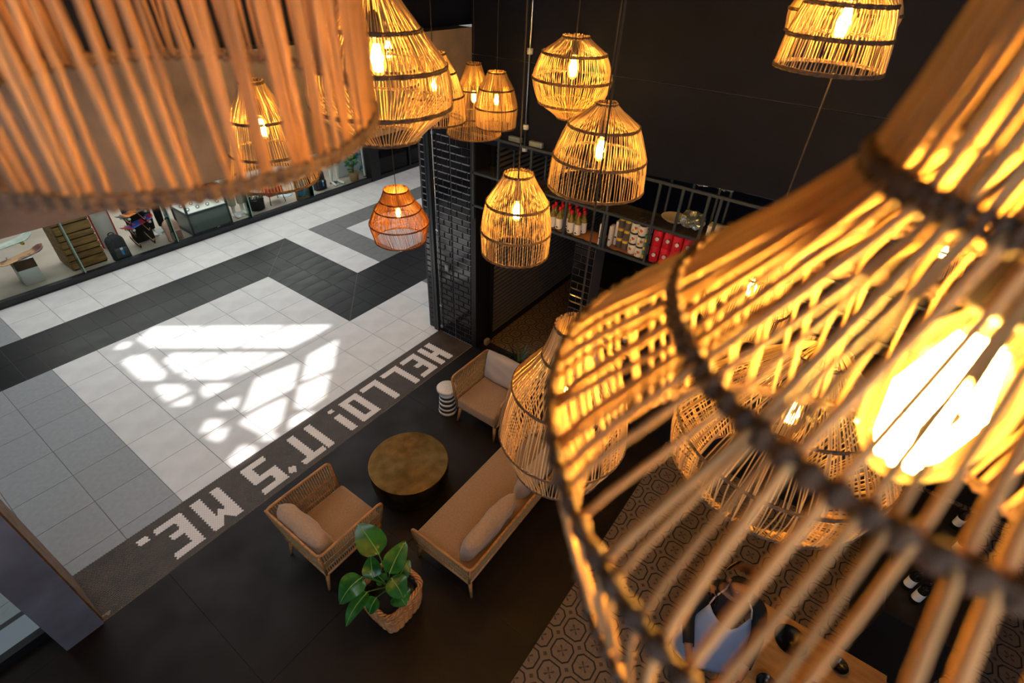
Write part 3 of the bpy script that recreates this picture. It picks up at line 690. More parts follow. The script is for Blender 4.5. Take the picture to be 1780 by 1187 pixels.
# daybed along x, back at -y
c3 = lounge('daybed_sofa', 'long rope woven teak daybed with flat brown mattress', 'sofa', (-1.47, -4.40, 0), PI / 2, 1.92, 0.74, 0.61, 0.27, 0.43, 0.05, 62, 150)
for i, (lx, sd) in enumerate(((0.50, 3), (-0.42, 5))):
    link('bolster_pillow', pillow(0.82, 0.36, 0.20, CUSHP, seed=sd, wr=0.016), c3, (-0.235, lx, 0.57), (math.radians(-14), 0, math.radians(90)))
# brass drum table
tb = thing('drum_table', 'round hammered brass drum coffee table', 'coffee table', (-1.80, -3.30, 0))
prof = [(0.36, 0.0), (0.40, 0.02), (0.445, 0.14), (0.462, 0.26), (0.462, 0.34), (0.45, 0.405)]
MB().lathe(prof, 72, cap1=False).build('drum', BRASSD, tb, True)
top = MB(); tp = [(0.45, 0.405), (0.466, 0.412), (0.466, 0.424)]
r = 0.455
while r > 0.012:
    tp.append((r, 0.424 - (0.0 if int(r * 1000) % 2 else 0.0012))); r -= 0.011
top.lathe(tp, 72, cap0=False).build('table_top', BRASS, tb, True)
# striped stool
stl = thing('striped_stool', 'round stool in white and dark brown rings beside the far armchair', 'stool', (-0.57, -2.80, 0))
for z0, z1, r0, r1, m_ in ((0, .045, .150, .150, 0), (.045, .085, .146, .142, 1), (.085, .115, .143, .142, 0), (.115, .165, .138, .136, 1), (.165, .2, .137, .136, 0), (.2, .25, .131, .129, 1), (.25, .28, .132, .131, 0), (.28, .325, .126, .124, 1), (.325, .40, .13, .125, 0)):
    MB().lathe([(r0 * .85 - .004, z0), (r0 * .85, z0 + .006), (r1 * .85, z1 - .006), (r1 * .85 - .004, z1)], 36).build('ring', (P('white_enamel', (226, 226, 224), 0.5, col2=(180, 178, 174), scale=22, lo=0.55, hi=0.72), P('dark_brown_stain', (52, 40, 34), 0.6))[m_], stl, True)
MB().lathe([(.125, .40), (.138, .405), (.141, .44), (.13, .452), (0.01, .452)], 40).build('seat', P('speckled_top', (214, 206, 196), 0.5, col2=(120, 110, 100), scale=70, lo=0.6, hi=0.7), stl, True)

# ---- plant in a square wicker basket
bk = thing('basket_planter', 'square wicker basket holding a broad leaved plant', 'planter', (-2.965, -4.225, 0))
def sq(r, t, p=5.0):
    c, s = math.cos(t), math.sin(t); d = (abs(c) ** p + abs(s) ** p) ** (-1 / p); return (r * d * c, r * d * s)
NS = 24
for lv in range(17):
    z = 0.014 + lv * 0.0232; rr = 0.186 + 0.032 * (lv / 16) + 0.014 * math.sin(PI * lv / 16)
    ptsb = []
    for i in range(NS * 5):
        t = 2 * PI * i / (NS * 5); wv = 0.0125 * math.sin(NS / 2 * t + (PI if lv % 2 else 0)); x, y = sq(rr + wv, t); ptsb.append((x, y, z))
    MB().tube(ptsb, 0.0118, 6, closed=True).build('weave_strand', WICKER, bk, True)
rim = MB()
for ph in range(3):
    rim.tube([(*sq(0.228 + 0.014 * math.cos(14 * t + ph * 2.09), t), 0.405 + 0.013 * math.sin(14 * t + ph * 2.09)) for t in [2 * PI * i / 150 for i in range(150)]], 0.0115, 6, closed=True)
rim.build('braided_rim', WICKER, bk, True)
v = [(*sq(0.185, 2 * PI * i / 40), 0.30) for i in range(40)]
MB().add(v, [tuple(range(40))]).build('soil', SOIL, bk)
v = [(*sq(0.178 + 0.022 * q, 2 * PI * i / 40), 0.01 + 0.38 * q) for q in (0, 1) for i in range(40)]
MB().add(v, [(i, (i + 1) % 40, 40 + (i + 1) % 40, 40 + i) for i in range(40)] + [tuple(range(39, -1, -1))]).build('liner', P('basket_liner', (56, 34, 20), 0.9), bk)
pl = thing('broad_leaf_plant', 'broad leaved green plant growing from the square wicker basket', 'plant', (-2.965, -4.225, 0.30))
def leaf(parent, base, tip, wd, lift=0.10, up=None, cup=0.12, m=None, n=14, seed=0):
    base, tip = Vector(base), Vector(tip); ax = tip - base; Lg = ax.length; ax.normalize()
    u = Vector(up or (0, 0, 1)); side = ax.cross(u).normalized(); nr = side.cross(ax).normalized(); v = []; f = []; rnd = random.Random(seed); ph = rnd.uniform(0, 6)
    cols = (-1, -0.66, -0.33, 0, 0.33, 0.66, 1)
    for i in range(n + 1):
        t = i / n; ww = wd / 2 * (math.sin(PI * min(1, t ** 0.72)) ** 0.62) * (1 - 0.25 * t) * 1.12 + 0.002
        bow = lift * Lg * math.sin(PI * t) * 0.7 - 0.12 * Lg * t * t
        for s in cols:
            h = bow + cup * ww * (abs(s) ** 1.3) + 0.006 * math.sin(10 * t + ph + 3 * s) * abs(s)
            v.append(base + ax * (Lg * t) + side * (ww * s) + nr * h)
    k = len(cols)
    for i in range(n):
        for j in range(k - 1): f.append((i * k + j, i * k + j + 1, (i + 1) * k + j + 1, (i + 1) * k + j))
    o = MB().add([x for x in v], f).build('leaf', m or LEAF, parent, True)
    MB().tube([v[i * k + 3] + nr * 0.0015 for i in range(n + 1)], [0.006 * (1 - 0.8 * i / n) + 0.001 for i in range(n + 1)], 5).build('midrib', RIB, o, True)
    return o
pr0 = Vector((-2.965, -4.225, 0.30))
LV = [((659, 964, .86), (622, 906, .92), .26, .05), ((677, 997, .80), (704, 938, .88), .20, .08), ((630, 1003, .66), (588, 1048, .60), .24, .22),
      ((680, 1004, .72), (703, 1040, .60), .20, .16), ((648, 1005, .62), (644, 966, .72), .17, .1), ((640, 1028, .58), (598, 1088, .45), .14, .2),
      ((655, 1038, .52), (640, 1068, .42), .14, .2), ((690, 1010, .62), (712, 972, .66), .16, .1), ((690, 1030, .55), (706, 1052, .50), .20, .2), ((668, 1012, .5), (655, 998, .56), .12, .1)]
for i, (b_, t_, wd, lf) in enumerate(LV):
    B = atz(*b_) - pr0; T = atz(*t_) - pr0
    leaf(pl, B, T, wd, lf, seed=i)
    mid_ = Vector((B.x * 0.25, B.y * 0.25, B.z * 0.6))
    MB().tube([(random.uniform(-.03, .03), random.uniform(-.03, .03), 0), mid_, B, B + (T - B) * 0.08], [0.008, 0.007, 0.005, 0.005], 6).build('stem', P('plant_stem', (70, 110, 44), 0.4), pl, True)
# spiky pot plants between the far armchair and the kitchen
for (x, y, z0, lab, sd) in ((0.56, -3.22, 0.0, 'spiky grass leaved pot plant behind the far armchair', 1), (0.40, -3.98, 0.0, 'taller spiky pot plant at the foot of the slim tiled pillar', 2)):
    rnd = random.Random(sd); g = thing('spiky_pot_plant', lab, 'plant', (x, y, z0)); hgt = 0.42 if sd == 1 else 0.95
    MB().lathe([(0.10, 0), (0.13, 0.05), (0.15, hgt - 0.05), (0.16, hgt), (0.14, hgt), (0.13, hgt - 0.05)], 28, cap1=True).build('pot', BLACKP, g, True)
    for i in range(22):
        a = rnd.uniform(0, 2 * PI); ln = rnd.uniform(0.25, 0.5); p0 = Vector((0.03 * math.cos(a), 0.03 * math.sin(a), hgt - 0.05)); d = Vector((math.cos(a), math.sin(a), 0)); s = Vector((-math.sin(a), math.cos(a), 0)); v = []; f = []
        for q in range(6):
            t = q / 5; c = p0 + d * (ln * 0.75 * t) + Vector((0, 0, ln * (1.5 * t - 1.1 * t * t))); ww = 0.011 * (1 - t) + 0.001; v += [c - s * ww, c + s * ww]
            if q: f.append((2 * q - 2, 2 * q - 1, 2 * q + 1, 2 * q))
        MB().add(v, f).build('leaf', P('dark_blade_leaf', (34, 58, 34), 0.45), g, True)

# ================================================================== HANGING STEEL SHELF OVER THE BAR
XS, XD = 0.79, 0.34
Y0, Y1 = -2.16, -7.6
rk = thing('steel_shelf_frame', 'grey steel grid shelf hanging under the black wall', 'shelf', (XS, Y0, 2.48))
def lbar(a, b, t=0.028, nm='rail', m=None):
    a = Vector(a) - Vector((XS, Y0, 2.48)); b = Vector(b) - Vector((XS, Y0, 2.48)); lo = [min(a[i], b[i]) - t / 2 for i in range(3)]; hi = [max(a[i], b[i]) + t / 2 for i in range(3)]
    return MB().box(lo, hi).build(nm, m or STEEL, rk)
for z in (2.48, 2.93, 3.42):
    for x in (XS, XS + XD): lbar((x, Y0, z), (x, Y1, z))
ups = [-2.58, -3.07, -3.61, -4.14, -4.69, -4.94, -5.21, -5.33, -5.75, -6.3, -6.85, -7.4]
los = [-3.05, -3.61, -4.12, -4.16, -4.69, -5.21, -5.75, -6.3, -6.85, -7.4]
for y in ups:
    lbar((XS, y, 2.945), (XS, y, 3.405), 0.026, 'upright'); lbar((XS + XD, y, 2.945), (XS + XD, y, 3.405), 0.022, 'upright')
for y in los: lbar((XS, y, 2.495), (XS, y, 2.915), 0.026, 'upright')
lbar((XS, -2.17, 2.3), (XS, -2.17, 3.4), 0.028, 'upright')
for z in (2.93,):
    wr = MB()
    for i in range(17): wr.tube([(0.02 * i + 0.01, -0.02, z - 2.48 + 0.02), (0.02 * i + 0.01, Y1 - Y0, z - 2.48 + 0.02)], 0.003, 4)
    stuff(wr.build('wire_mesh_shelf', P('dark_wire', (44, 42, 42), 0.5, metal=0.4), rk))
for y0, y1 in ((-3.06, -3.60), (-3.62, -4.11), (-4.17, -4.68), (-4.70, -5.20), (-5.22, -5.74), (-5.76, -6.29)):
    MB().box((0.02, y1 - Y0, 0.016), (XD - 0.02, y0 - Y0, 0.024)).build('shelf_board', BLACKM, rk)
cb = 0
for y0, y1, lab in ((-3.10, -3.58, 'torn cardboard sheet under the red capped bottles'), (-3.64, -4.08, 'torn cardboard sheet beside the bottles, nearly bare'), (-4.20, -4.66, 'torn cardboard sheet under the stacked jars')):
    rnd = random.Random(cb); cb += 1; n_ = 14
    fr_ = [(0.015 + rnd.uniform(0, 0.03), y0 + (y1 - y0) * i / (n_ - 1)) for i in range(n_)]
    v = [(x, y - y0, 0) for x, y in fr_] + [(0.30, y1 - y0, 0), (0.30, 0, 0)]; m_ = len(v)
    v += [(x, y, 0.004) for x, y, _ in v]
    tag(MB().add(v, [tuple(range(m_))[::-1], tuple(range(m_, 2 * m_))] + [(i, (i + 1) % m_, m_ + (i + 1) % m_, m_ + i) for i in range(m_)]).build('cardboard_sheet', CARD, None, False, (XS, y0, 2.505)), lab, 'cardboard')
ZS = 2.510
def bottle_parts(root, s=1.0, cap=(196, 20, 26), liquid=(126, 112, 40)):
    MB().lathe([(0.028 * s, 0), (0.031 * s, 0.006), (0.031 * s, 0.115 * s), (0.026 * s, 0.135 * s), (0.013 * s, 0.16 * s), (0.012 * s, 0.195 * s)], 16).build('glass_body', P('oil_glass_%d' % liquid[0], liquid, 0.12, spec=0.6), root, True)
    MB().lathe([(0.0316 * s, 0.014 * s), (0.0318 * s, 0.016 * s), (0.0318 * s, 0.108 * s), (0.0316 * s, 0.11 * s)], 16, cap0=False, cap1=False).build('label', PAPER, root, True)
    MB().lathe([(0.0145 * s, 0.185 * s), (0.0155 * s, 0.19 * s), (0.0155 * s, 0.215 * s), (0.013 * s, 0.22 * s)], 12).build('cap', P('cap_%d' % cap[0], cap, 0.4), root, True)
    v = [(-0.0325 * s, -0.015 * s, 0.026 * s), (-0.0325 * s, 0.015 * s, 0.026 * s), (-0.0325 * s, 0.004 * s, 0.042 * s), (-0.0325 * s, -0.004 * s, 0.038 * s)]
    MB().add(v, [(0, 3, 2, 1)]).build('emblem', P('navy_print', (30, 36, 60), 0.6), root)
bi = 0
rowsB = [('front', 0.06, [-3.40, -3.50, -3.665, -3.765]), ('middle', 0.155, [-3.38, -3.48, -3.58, -3.69, -3.79]), ('rear', 0.25, [-3.42, -3.52, -3.62, -3.73])]
for rn, dxx, yy in rowsB:
    for i, y in enumerate(yy):
        b_ = thing('sauce_bottle', 'red capped sauce bottle, %s row, %s from the shutter end' % (rn, ORD[i]), 'bottle', (XS + dxx, y, ZS), 0, 'red capped sauce bottles on the steel shelf')
        bottle_parts(b_, 1.36)
def jar_parts(root, r, h, body, lid, spots=()):
    MB().lathe([(r * 0.92, 0), (r, 0.006), (r, h * 0.80), (r * 0.9, h * 0.86)], 18).build('jar_body', body, root, True)
    MB().lathe([(r * 0.92, h * 0.85), (r * 0.94, h * 0.86), (r * 0.94, h * 0.985), (r * 0.9, h)], 18).build('lid', lid, root, True)
    for (a, z, sr, c) in spots:
        v = []; 
        for k in range(10):
            t = 2 * PI * k / 10; aa = a + sr / r * math.cos(t); v.append((-(r + 0.0008) * math.cos(aa), -(r + 0.0008) * math.sin(aa), z + sr * math.sin(t)))
        MB().add(v, [tuple(range(10))]).build('print', P('print_%d_%d_%d' % c, c, 0.6), root)
WJ = P('white_jar_label', (228, 226, 222), 0.45); BL = P('black_lid', (24, 22, 20), 0.4)
DKJ = P('peppercorn_jar', (70, 62, 60), 0.3, col2=(110, 100, 96), scale=120); YL = P('yellow_label', (226, 196, 30), 0.5); TB = P('tan_label', (176, 146, 112), 0.6)
levels = ['bottom', 'middle', 'top']
for c, (y, dxx) in enumerate(((-4.305, 0.12), (-4.39, 0.10))):
    for l in range(3):
        j = thing('spice_jar', 'dark peppercorn jar with yellow label, %s of %s tall stack' % (levels[l], ('left', 'right')[c]), 'jar', (XS + dxx, y, ZS + 0.126 * l), 0, 'stacked peppercorn jars')
        MB().lathe([(0.036, 0), (0.039, 0.004), (0.039, 0.080), (0.034, 0.088)], 16).build('jar_body', DKJ, j, True)
        MB().lathe([(0.0395, 0.088), (0.040, 0.090), (0.040, 0.118), (0.037, 0.125)], 16).build('lid', TB, j, True)
        v = [(-0.0408 * math.cos(a), 0.0408 * math.sin(a), z) for z in (0.092, 0.116) for a in [-0.9 + 0.3 * q for q in range(7)]]
        MB().add(v, [(q, q + 1, q + 8, q + 7) for q in range(6)]).build('label', YL, j, True)
for c, (y, dxx) in enumerate(((-4.485, 0.085), (-4.585, 0.062), (-4.61, 0.165), (-4.505, 0.19))):
    for l in range(3):
        j = thing('fruit_jar', 'white labelled fruit jar, %s of the %s column of jars' % (levels[l], ORD[c]), 'jar', (XS + dxx, y, ZS + 0.131 * l), 0.25 * ((l + c) % 3 - 1), 'white labelled fruit jars on the steel shelf')
        jar_parts(j, 0.049, 0.13, WJ, BL, [(-0.35, 0.034, 0.016, (226, 176, 40)), (0.25, 0.062, 0.017, (210, 70, 40)), (0.05, 0.072, 0.010, (80, 130, 60))])
for l in range(3):
    j = thing('green_tin', 'slim green and yellow tin, %s of the stack by the post' % levels[l], 'tin', (XS + 0.035, -4.655, ZS + 0.098 * l), 0, 'slim green and yellow tins')
    MB().lathe([(0.021, 0), (0.022, 0.003), (0.022, 0.092), (0.021, 0.097)], 14).build('tin_body', P('green_tin', (60, 130, 100), 0.35), j, True)
    v = [(-0.0226 * math.cos(a), 0.0226 * math.sin(a), z) for z in (0.014, 0.05) for a in [-1 + 0.33 * q for q in range(7)]]
    MB().add(v, [(q, q + 1, q + 8, q + 7) for q in range(6)]).build('label', P('orange_label', (224, 170, 50), 0.5), j, True)
RED = P('red_can', (206, 32, 50), 0.35)
for c, y in enumerate((-4.765, -4.88, -4.995, -5.11)):
    for l in range(2):
        j = thing('coconut_can', 'red can with white roundel, %s of the %s stack from the jars' % (('lower', 'upper')[l], ORD[c]), 'can', (XS + 0.07 + 0.02 * (c % 2), y, ZS + 0.191 * l), 0, 'red cans stacked on the steel shelf')
        MB().lathe([(0.053, 0), (0.055, 0.004), (0.055, 0.184), (0.053, 0.19)], 20).build('can_body', RED, j, True)
        for (a, z, sr, m_) in ((0.25, 0.10, 0.033, BL), (0.25, 0.093, 0.022, PAPER)):
            v = []
            for k in range(14):
                t = 2 * PI * k / 14; aa = a + sr / 0.055 * math.cos(t); o_ = 0.0556 + (0.0006 if m_ is PAPER else 0); v.append((-o_ * math.cos(aa), -o_ * math.sin(aa), z + sr * math.sin(t)))
            MB().add(v, [tuple(range(14))]).build('roundel', m_, j)
# white paper packs beside the bottles, and white boxes further along
for i, (y, dxx, h, lab) in enumerate(((-4.095, 0.06, 0.26, 'upright white carton against the double post, bottle side'), (-4.20, 0.10, 0.25, 'tall white carton next to the peppercorn jars'), (-4.24, 0.18, 0.30, 'taller white carton set back behind the peppercorn jars'))):
    b_ = thing('carton', lab, 'carton', (XS + dxx, y, ZS))
    link('box', rbox((-0.05, -0.016, 0), (0.05, 0.016, h), 0.002, 1, 'box', PAPER), b_)
    MB().box((-0.0506, -0.012, h * 0.3), (-0.05, 0.012, h * 0.36)).build('print', BL, b_)
for i, (px, py, wd, hg, lab) in enumerate(((1392, 400, 0.42, 0.43, 'large white box on the wire shelf seen through the gourd canes'), (1412, 372, 0.34, 0.07, 'flat white tray above the large white box'), (1222, 470, 0.20, 0.12, 'white pack behind the left side of the gourd pendant'), (1262, 478, 0.14, 0.10, 'second white pack right of the first behind the canes'))):
    p = atx(px, py, XS + 0.22); zz = 2.957 if i == 0 else (3.437 if i == 1 else 2.957)
    b_ = thing('white_box', lab, 'box', (XS + 0.14 if i < 2 else XS + 0.18, atx(px, py, XS).y, zz))
    link('box', rbox((-0.10, -wd / 2, 0), (0.03, wd / 2, hg), 0.006, 2, 'box', PAPER), b_)
    link('lid', rbox((-0.104, -wd / 2 - 0.003, hg * 0.9), (0.034, wd / 2 + 0.003, hg + 0.002), 0.004, 1, 'lid', PAPER), b_)
# plates, foil bundles and pans on the wire shelf
pt = thing('serving_plate', 'wide white plate tilted on the wire shelf', 'plate', (XS + 0.20, -4.86, 2.97), 0)
MB().lathe([(0.05, 0), (0.09, 0.008), (0.145, 0.045), (0.15, 0.05), (0.143, 0.05), (0.09, 0.016), (0.0, 0.012)], 32).build('plate', P('off_white_glaze', (200, 196, 184), 0.3), pt, True)
FOIL = P('cling_foil', (190, 205, 210), 0.22, metal=0.8, bump=1.0, bscale=18)
for i, (y, z, s, lab) in enumerate(((-4.80, 3.44, 0.10, 'crumpled foil parcel on the shelf top, nearest the dome pendant'), (-5.05, 3.44, 0.12, 'big crumpled foil parcel on the shelf top in the middle'), (-5.30, 3.44, 0.10, 'crumpled foil parcel on the shelf top by the canes'), (-5.06, 2.97, 0.13, 'crumpled foil parcel under the top rail beside the plate'))):
    bm = bmesh.new(); bmesh.ops.create_icosphere(bm, subdivisions=3, radius=s); rnd = random.Random(i)
    for v_ in bm.verts: v_.co *= 1 + 0.22 * math.sin(19 * v_.co.x / s * 0.4 + i) * math.cos(17 * v_.co.y / s * 0.3) + rnd.uniform(-0.08, 0.08); v_.co.z = max(v_.co.z * 0.7, -s * 0.55)
    me = bpy.data.meshes.new('foil_parcel'); bm.to_mesh(me); bm.free(); me.materials.append(FOIL)
    o = tag(link('foil_parcel', me, None, (XS + 0.20, y, z + s * 0.55)), lab, 'parcel')
for i, (y, z, lab) in enumerate(((-2.80, 3.44, 'stack of grey trays on the shelf top beside the conduit'), (-3.10, 3.44, 'single grey tray on the shelf top right of the conduit'))):
    t_ = thing('grey_tray', lab, 'tray', (XS + 0.02, y, z))
    for k in range(2 if i == 0 else 1): link('tray', rbox((-0.01, -0.09, 0.03 * k), (0.04, 0.09, 0.03 * k + (0.028 if i == 0 else 0.06)), 0.006, 2, 'tray', P('grey_tray', (120, 134, 144), 0.4)), t_)
# conduit on the wall
cn = thing('conduit_pipe', 'bright steel conduit pipe running up the black wall', 'pipe', (0.84, -2.93, 3.36))
MB().tube([(0, 0, 0), (0, 0, 2.9)], 0.011, 10).build('pipe', CHROME, cn, True)
for z in (0.02, 0.27, 1.05):
    MB().lathe([(0.032, -0.028), (0.034, 0), (0.032, 0.028)], 16, (0, 0, z)).build('saddle_clamp', P('white_clamp', (214, 216, 218), 0.4), cn, True)
for (px, py0, py1, X) in ((751, -200, 48, 0.0), (813, -200, 45, 0.0)):
    pass
# ---- bar counter under the shelf
bc = thing('bar_counter', 'black bar counter under the hanging steel shelf', 'counter', (0.82, -4.2, 0))
MB().box((0, -3.6, 0), (0.65, 0, 1.05)).build('body', BLACKM, bc)
MB().box((-0.04, -3.62, 1.05), (0.69, 0.0, 1.09)).build('worktop', P('dark_worktop', (34, 30, 28), 0.4), bc)
for i in range(4): MB().box((-0.012, -0.72 - 0.76 * i, 0.08), (0.0, -0.04 - 0.76 * i, 1.02)).build('front_panel', BLACKM, bc)
em = thing('espresso_machine', 'dark coffee machine on the bar under the shelf', 'machine', (1.12, -4.55, 1.09))
link('body', rbox((-0.24, -0.24, 0.08), (0.24, 0.24, 0.42), 0.03, 3, 'body', P('machine_black', (24, 22, 24), 0.25, metal=0.5)), em)
link('drip_tray', rbox((-0.27, -0.22, 0.0), (0.2, 0.22, 0.07), 0.01, 2, 'drip_tray', CHROME), em)
for y in (-0.1, 0.1): MB().lathe([(0.03, 0.18), (0.034, 0.2), (0.034, 0.25), (0.02, 0.27)], 16, (-0.26, y, 0)).build('group_head', CHROME, em, True)
for i, (y, c) in enumerate(((0.16, (0.15, 0.2, 1.0)), (0.10, (0.6, 1.0, 0.1)), (-0.14, (1.0, 0.08, 0.05)))):
    MB().lathe([(0.006, 0), (0.006, 0.004)], 8, (0, 0, 0)).build('indicator_lamp', emit('led_%d' % i, c, 2.0), em, False, (-0.243, y, 0.36))

# ================================================================== PEOPLE AND FIGURES
def skinned(name, joints, bones, m, parent, root_i=0, sub=2):
    me = bpy.data.meshes.new(name); me.from_pydata([j[0] for j in joints], bones, []); me.update()
    o = bpy.data.objects.new(name, me); COL.objects.link(o)
    md = o.modifiers.new('skin', 'SKIN'); md.use_smooth_shade = True
    if not me.skin_vertices: 
        bpy.context.view_layer.objects.active = o
    lay_ = me.skin_vertices[0].data
    for i, j in enumerate(joints):
        r = j[1]; lay_[i].radius = (r, r) if isinstance(r, (int, float)) else r
    lay_[root_i].use_root = True
    o.modifiers.new('sub', 'SUBSURF').levels = sub
    dg = bpy.context.evaluated_depsgraph_get(); dg.update()
    m2 = bpy.data.meshes.new_from_object(o.evaluated_get(dg)); bpy.data.objects.remove(o); m2.name = name
    m2.materials.clear(); m2.materials.append(m); m2.polygons.foreach_set('use_smooth', [True] * len(m2.polygons))
    return link(name, m2, parent)
def figure(root, h=1.68, skin=SKIN, arms=True, lean=0.0, head=True, reach=False):
    """standing figure facing +x in local space; body one continuous mesh"""
    k = h / 1.7
    J = [((0, 0, .98), (.13, .155)), ((0.01 + lean * .2, 0, 1.15), (.105, .135)), ((0.0 + lean * .6, 0, 1.33), (.115, .165)), ((-0.01 + lean, 0, 1.44), (.08, .13)), ((-0.005 + lean * 1.1, 0, 1.50), .055), ((0.01 + lean * 1.25, 0, 1.56), .058)]
    E_ = [(0, 1), (1, 2), (2, 3), (3, 4), (4, 5)]
    if head:
        J += [((0.03 + lean * 1.4, 0, 1.62), .09), ((0.02 + lean * 1.4, 0, 1.69), .088)]; E_ += [(5, 6), (6, 7)]
    for s in (1, -1):
        o = len(J)
        J += [((0, s * .10, .90), .088), ((0.01, s * .105, .68), .072), ((0.015, s * .10, .49), .055), ((0.0, s * .10, .32), .054), ((-0.015, s * .10, .10), .036), ((0.0, s * .10, .045), .038), ((0.12, s * .12, .03), (.03, .04)), ((0.19, s * .13, .025), (.022, .034))]
        E_ += [(0, o)] + [(o + i, o + i + 1) for i in range(7)]
        if arms:
            o = len(J); xs = lean
            if reach: arm = [((xs, s * .20, 1.42), .052), ((xs + .10, s * .26, 1.16), .042), ((xs + .32, s * .20, 1.02), .032), ((xs + .36, s * .19, 1.0), (.022, .034)), ((xs + .42, s * .18, .985), (.018, .038))]
            else: arm = [((xs, s * .20, 1.42), .052), ((xs - .01, s * .26, 1.15), .042), ((xs + .05, s * .28, .90), .030), ((xs + .06, s * .28, .86), (.020, .032)), ((xs + .07, s * .28, .80), (.018, .036))]
            J += arm; E_ += [(3, o)] + [(o + i, o + i + 1) for i in range(4)]
            hd = o + 4; hx, hy, hz = arm[4][0]; fx, fz = (0.9, -0.35) if reach else (0.25, -0.95)
            for q in range(4):
                o2 = len(J); L_ = (.070, .080, .076, .060)[q]; yy = hy + s * (.026 - .017 * q)
                J += [((hx + fx * .035, yy, hz + fz * .035), .0095), ((hx + fx * (.035 + L_ * .5) - (0.0 if reach else -.012), yy, hz + fz * (.035 + L_ * .5)), .0085), ((hx + fx * (.035 + L_ * .9), yy, hz + fz * (.035 + L_ * .9) - (.02 if reach else 0)), .007)]
                E_ += [(hd, o2), (o2, o2 + 1), (o2 + 1, o2 + 2)]
            o2 = len(J); px_, py_, pz_ = arm[3][0]
            J += [((px_ + .03, py_ - s * .035, pz_ - .01), .010), ((px_ + .06, py_ - s * .05, pz_ - .03), .008)]; E_ += [(o + 3, o2), (o2, o2 + 1)]
    J = [((p[0] * k, p[1] * k, p[2] * k), (tuple(q * k for q in r) if isinstance(r, tuple) else r * k)) for p, r in J]
    b = skinned('body', J, E_, skin, root)
    return b
def shell(name, src, m, parent, test, off=0.008, biggest=False):
    """clothing: the part of a body surface that passes the test, pushed outwards along its normals"""
    bm = bmesh.new(); bm.from_mesh(src.data); bm.normal_update()
    bmesh.ops.delete(bm, geom=[f for f in bm.faces if not test(f.calc_center_median())], context='FACES')
    if biggest:
        left = set(bm.faces); isl = []
        while left:
            st_ = [left.pop()]; cur = []
            while st_:
                f_ = st_.pop(); cur.append(f_)
                for e_ in f_.edges:
                    for g_ in e_.link_faces:
                        if g_ in left: left.remove(g_); st_.append(g_)
            isl.append(cur)
        isl.sort(key=len)
        bmesh.ops.delete(bm, geom=[f_ for c_ in isl[:-1] for f_ in c_], context='FACES')
    for v in bm.verts: v.co += v.normal * (off if callable(off) is False else off(v.co))
    me = bpy.data.meshes.new(name); bm.to_mesh(me); bm.free(); me.materials.clear(); me.materials.append(m)
    me.polygons.foreach_set('use_smooth', [True] * len(me.polygons)); return link(name, me, parent)
# the worker at the wooden table, faces the camera side
pw = thing('person', 'person in black clothes and pale apron at the wooden table', 'person', (-1.70, -6.79, 0), PI + 0.25)
bd = figure(pw, 1.68, lean=0.05, reach=True)
shell('black_shirt', bd, BLACKC, pw, lambda c: 0.92 < c.z < 1.465 and not (c.x > 0.33), 0.012)
shell('black_trousers', bd, BLACKC, pw, lambda c: 0.09 < c.z < 0.98 and c.x < 0.26, 0.014)
for s_ in (1, -1): shell('shoe', bd, P('black_shoe', (14, 13, 13), 0.4), pw, lambda c: c.z <= 0.105 and c.y * s_ > 0, 0.008, True)
hr = shell('hair', bd, P('black_hair', (14, 12, 11), 0.5), pw, lambda c: c.z > 1.60 and (c.x < 0.085 or c.z > 1.70), 0.014)
fz_, fx_ = 1.625, 0.165
for s in (1, -1):
    MB().lathe([(0.001, -0.011), (0.009, -0.006), (0.011, 0), (0.009, 0.006), (0.001, 0.011)], 10).build('eye', P('eye_white', (220, 216, 210), 0.2), bd, True, (fx_ - 0.018, s * 0.033, fz_ + 0.02))
    MB().lathe([(0.002, -0.03), (0.016, -0.015), (0.02, 0), (0.016, 0.02), (0.002, 0.03)], 10).build('ear', SKIN, bd, True, (0.075, s * 0.092, fz_ + 0.01))
MB().tube([(fx_ - 0.012, 0, fz_ + 0.025), (fx_ + 0.012, 0, fz_ - 0.012), (fx_ - 0.004, 0, fz_ - 0.018)], [0.006, 0.013, 0.009], 8).build('nose', SKIN, bd, True)
MB().tube([(fx_ - 0.014, -0.025, fz_ - 0.045), (fx_ - 0.003, 0, fz_ - 0.046), (fx_ - 0.014, 0.025, fz_ - 0.045)], [0.002, 0.006, 0.002], 6).build('mouth', P('lips', (120, 62, 54), 0.5), bd, True)
# apron: bib, skirt and the two straps
def sheet(name, rows_, m, parent):
    n_ = len(rows_[0]); v = [p for r_ in rows_ for p in r_]
    o = MB().add(v, [(i * n_ + j, i * n_ + j + 1, (i + 1) * n_ + j + 1, (i + 1) * n_ + j) for i in range(len(rows_) - 1) for j in range(n_ - 1)]).build(name, m, parent, True)
    so_ = o.modifiers.new('solid', 'SOLIDIFY'); so_.thickness = 0.003; return o
rowsA = []
for i in range(12):
    t = i / 11; z = 1.36 - 0.86 * t; hw = 0.15 + 0.11 * min(1, t * 2.2); r_ = []
    for j in range(9):
        s = -1 + 2 * j / 8; dip = 0.10 * (1 - s * s) * max(0, 1 - t * 3)
        r_.append((0.215 + 0.03 * math.sin(3 * t) - 0.09 * s * s + 0.01 * math.sin(5 * s + 4 * t), s * hw, z - dip))
    rowsA.append(r_)
sheet('apron', rowsA, PALEC, pw)
for s in (1, -1):
    MB().tube([(0.135, s * 0.15, 1.36), (0.11, s * 0.13, 1.44), (0.06, s * 0.075, 1.50), (0.0, s * 0.05, 1.52)], 0.007, 6).build('apron_strap', P('pale_tape', (206, 176, 160), 0.8), pw, True)
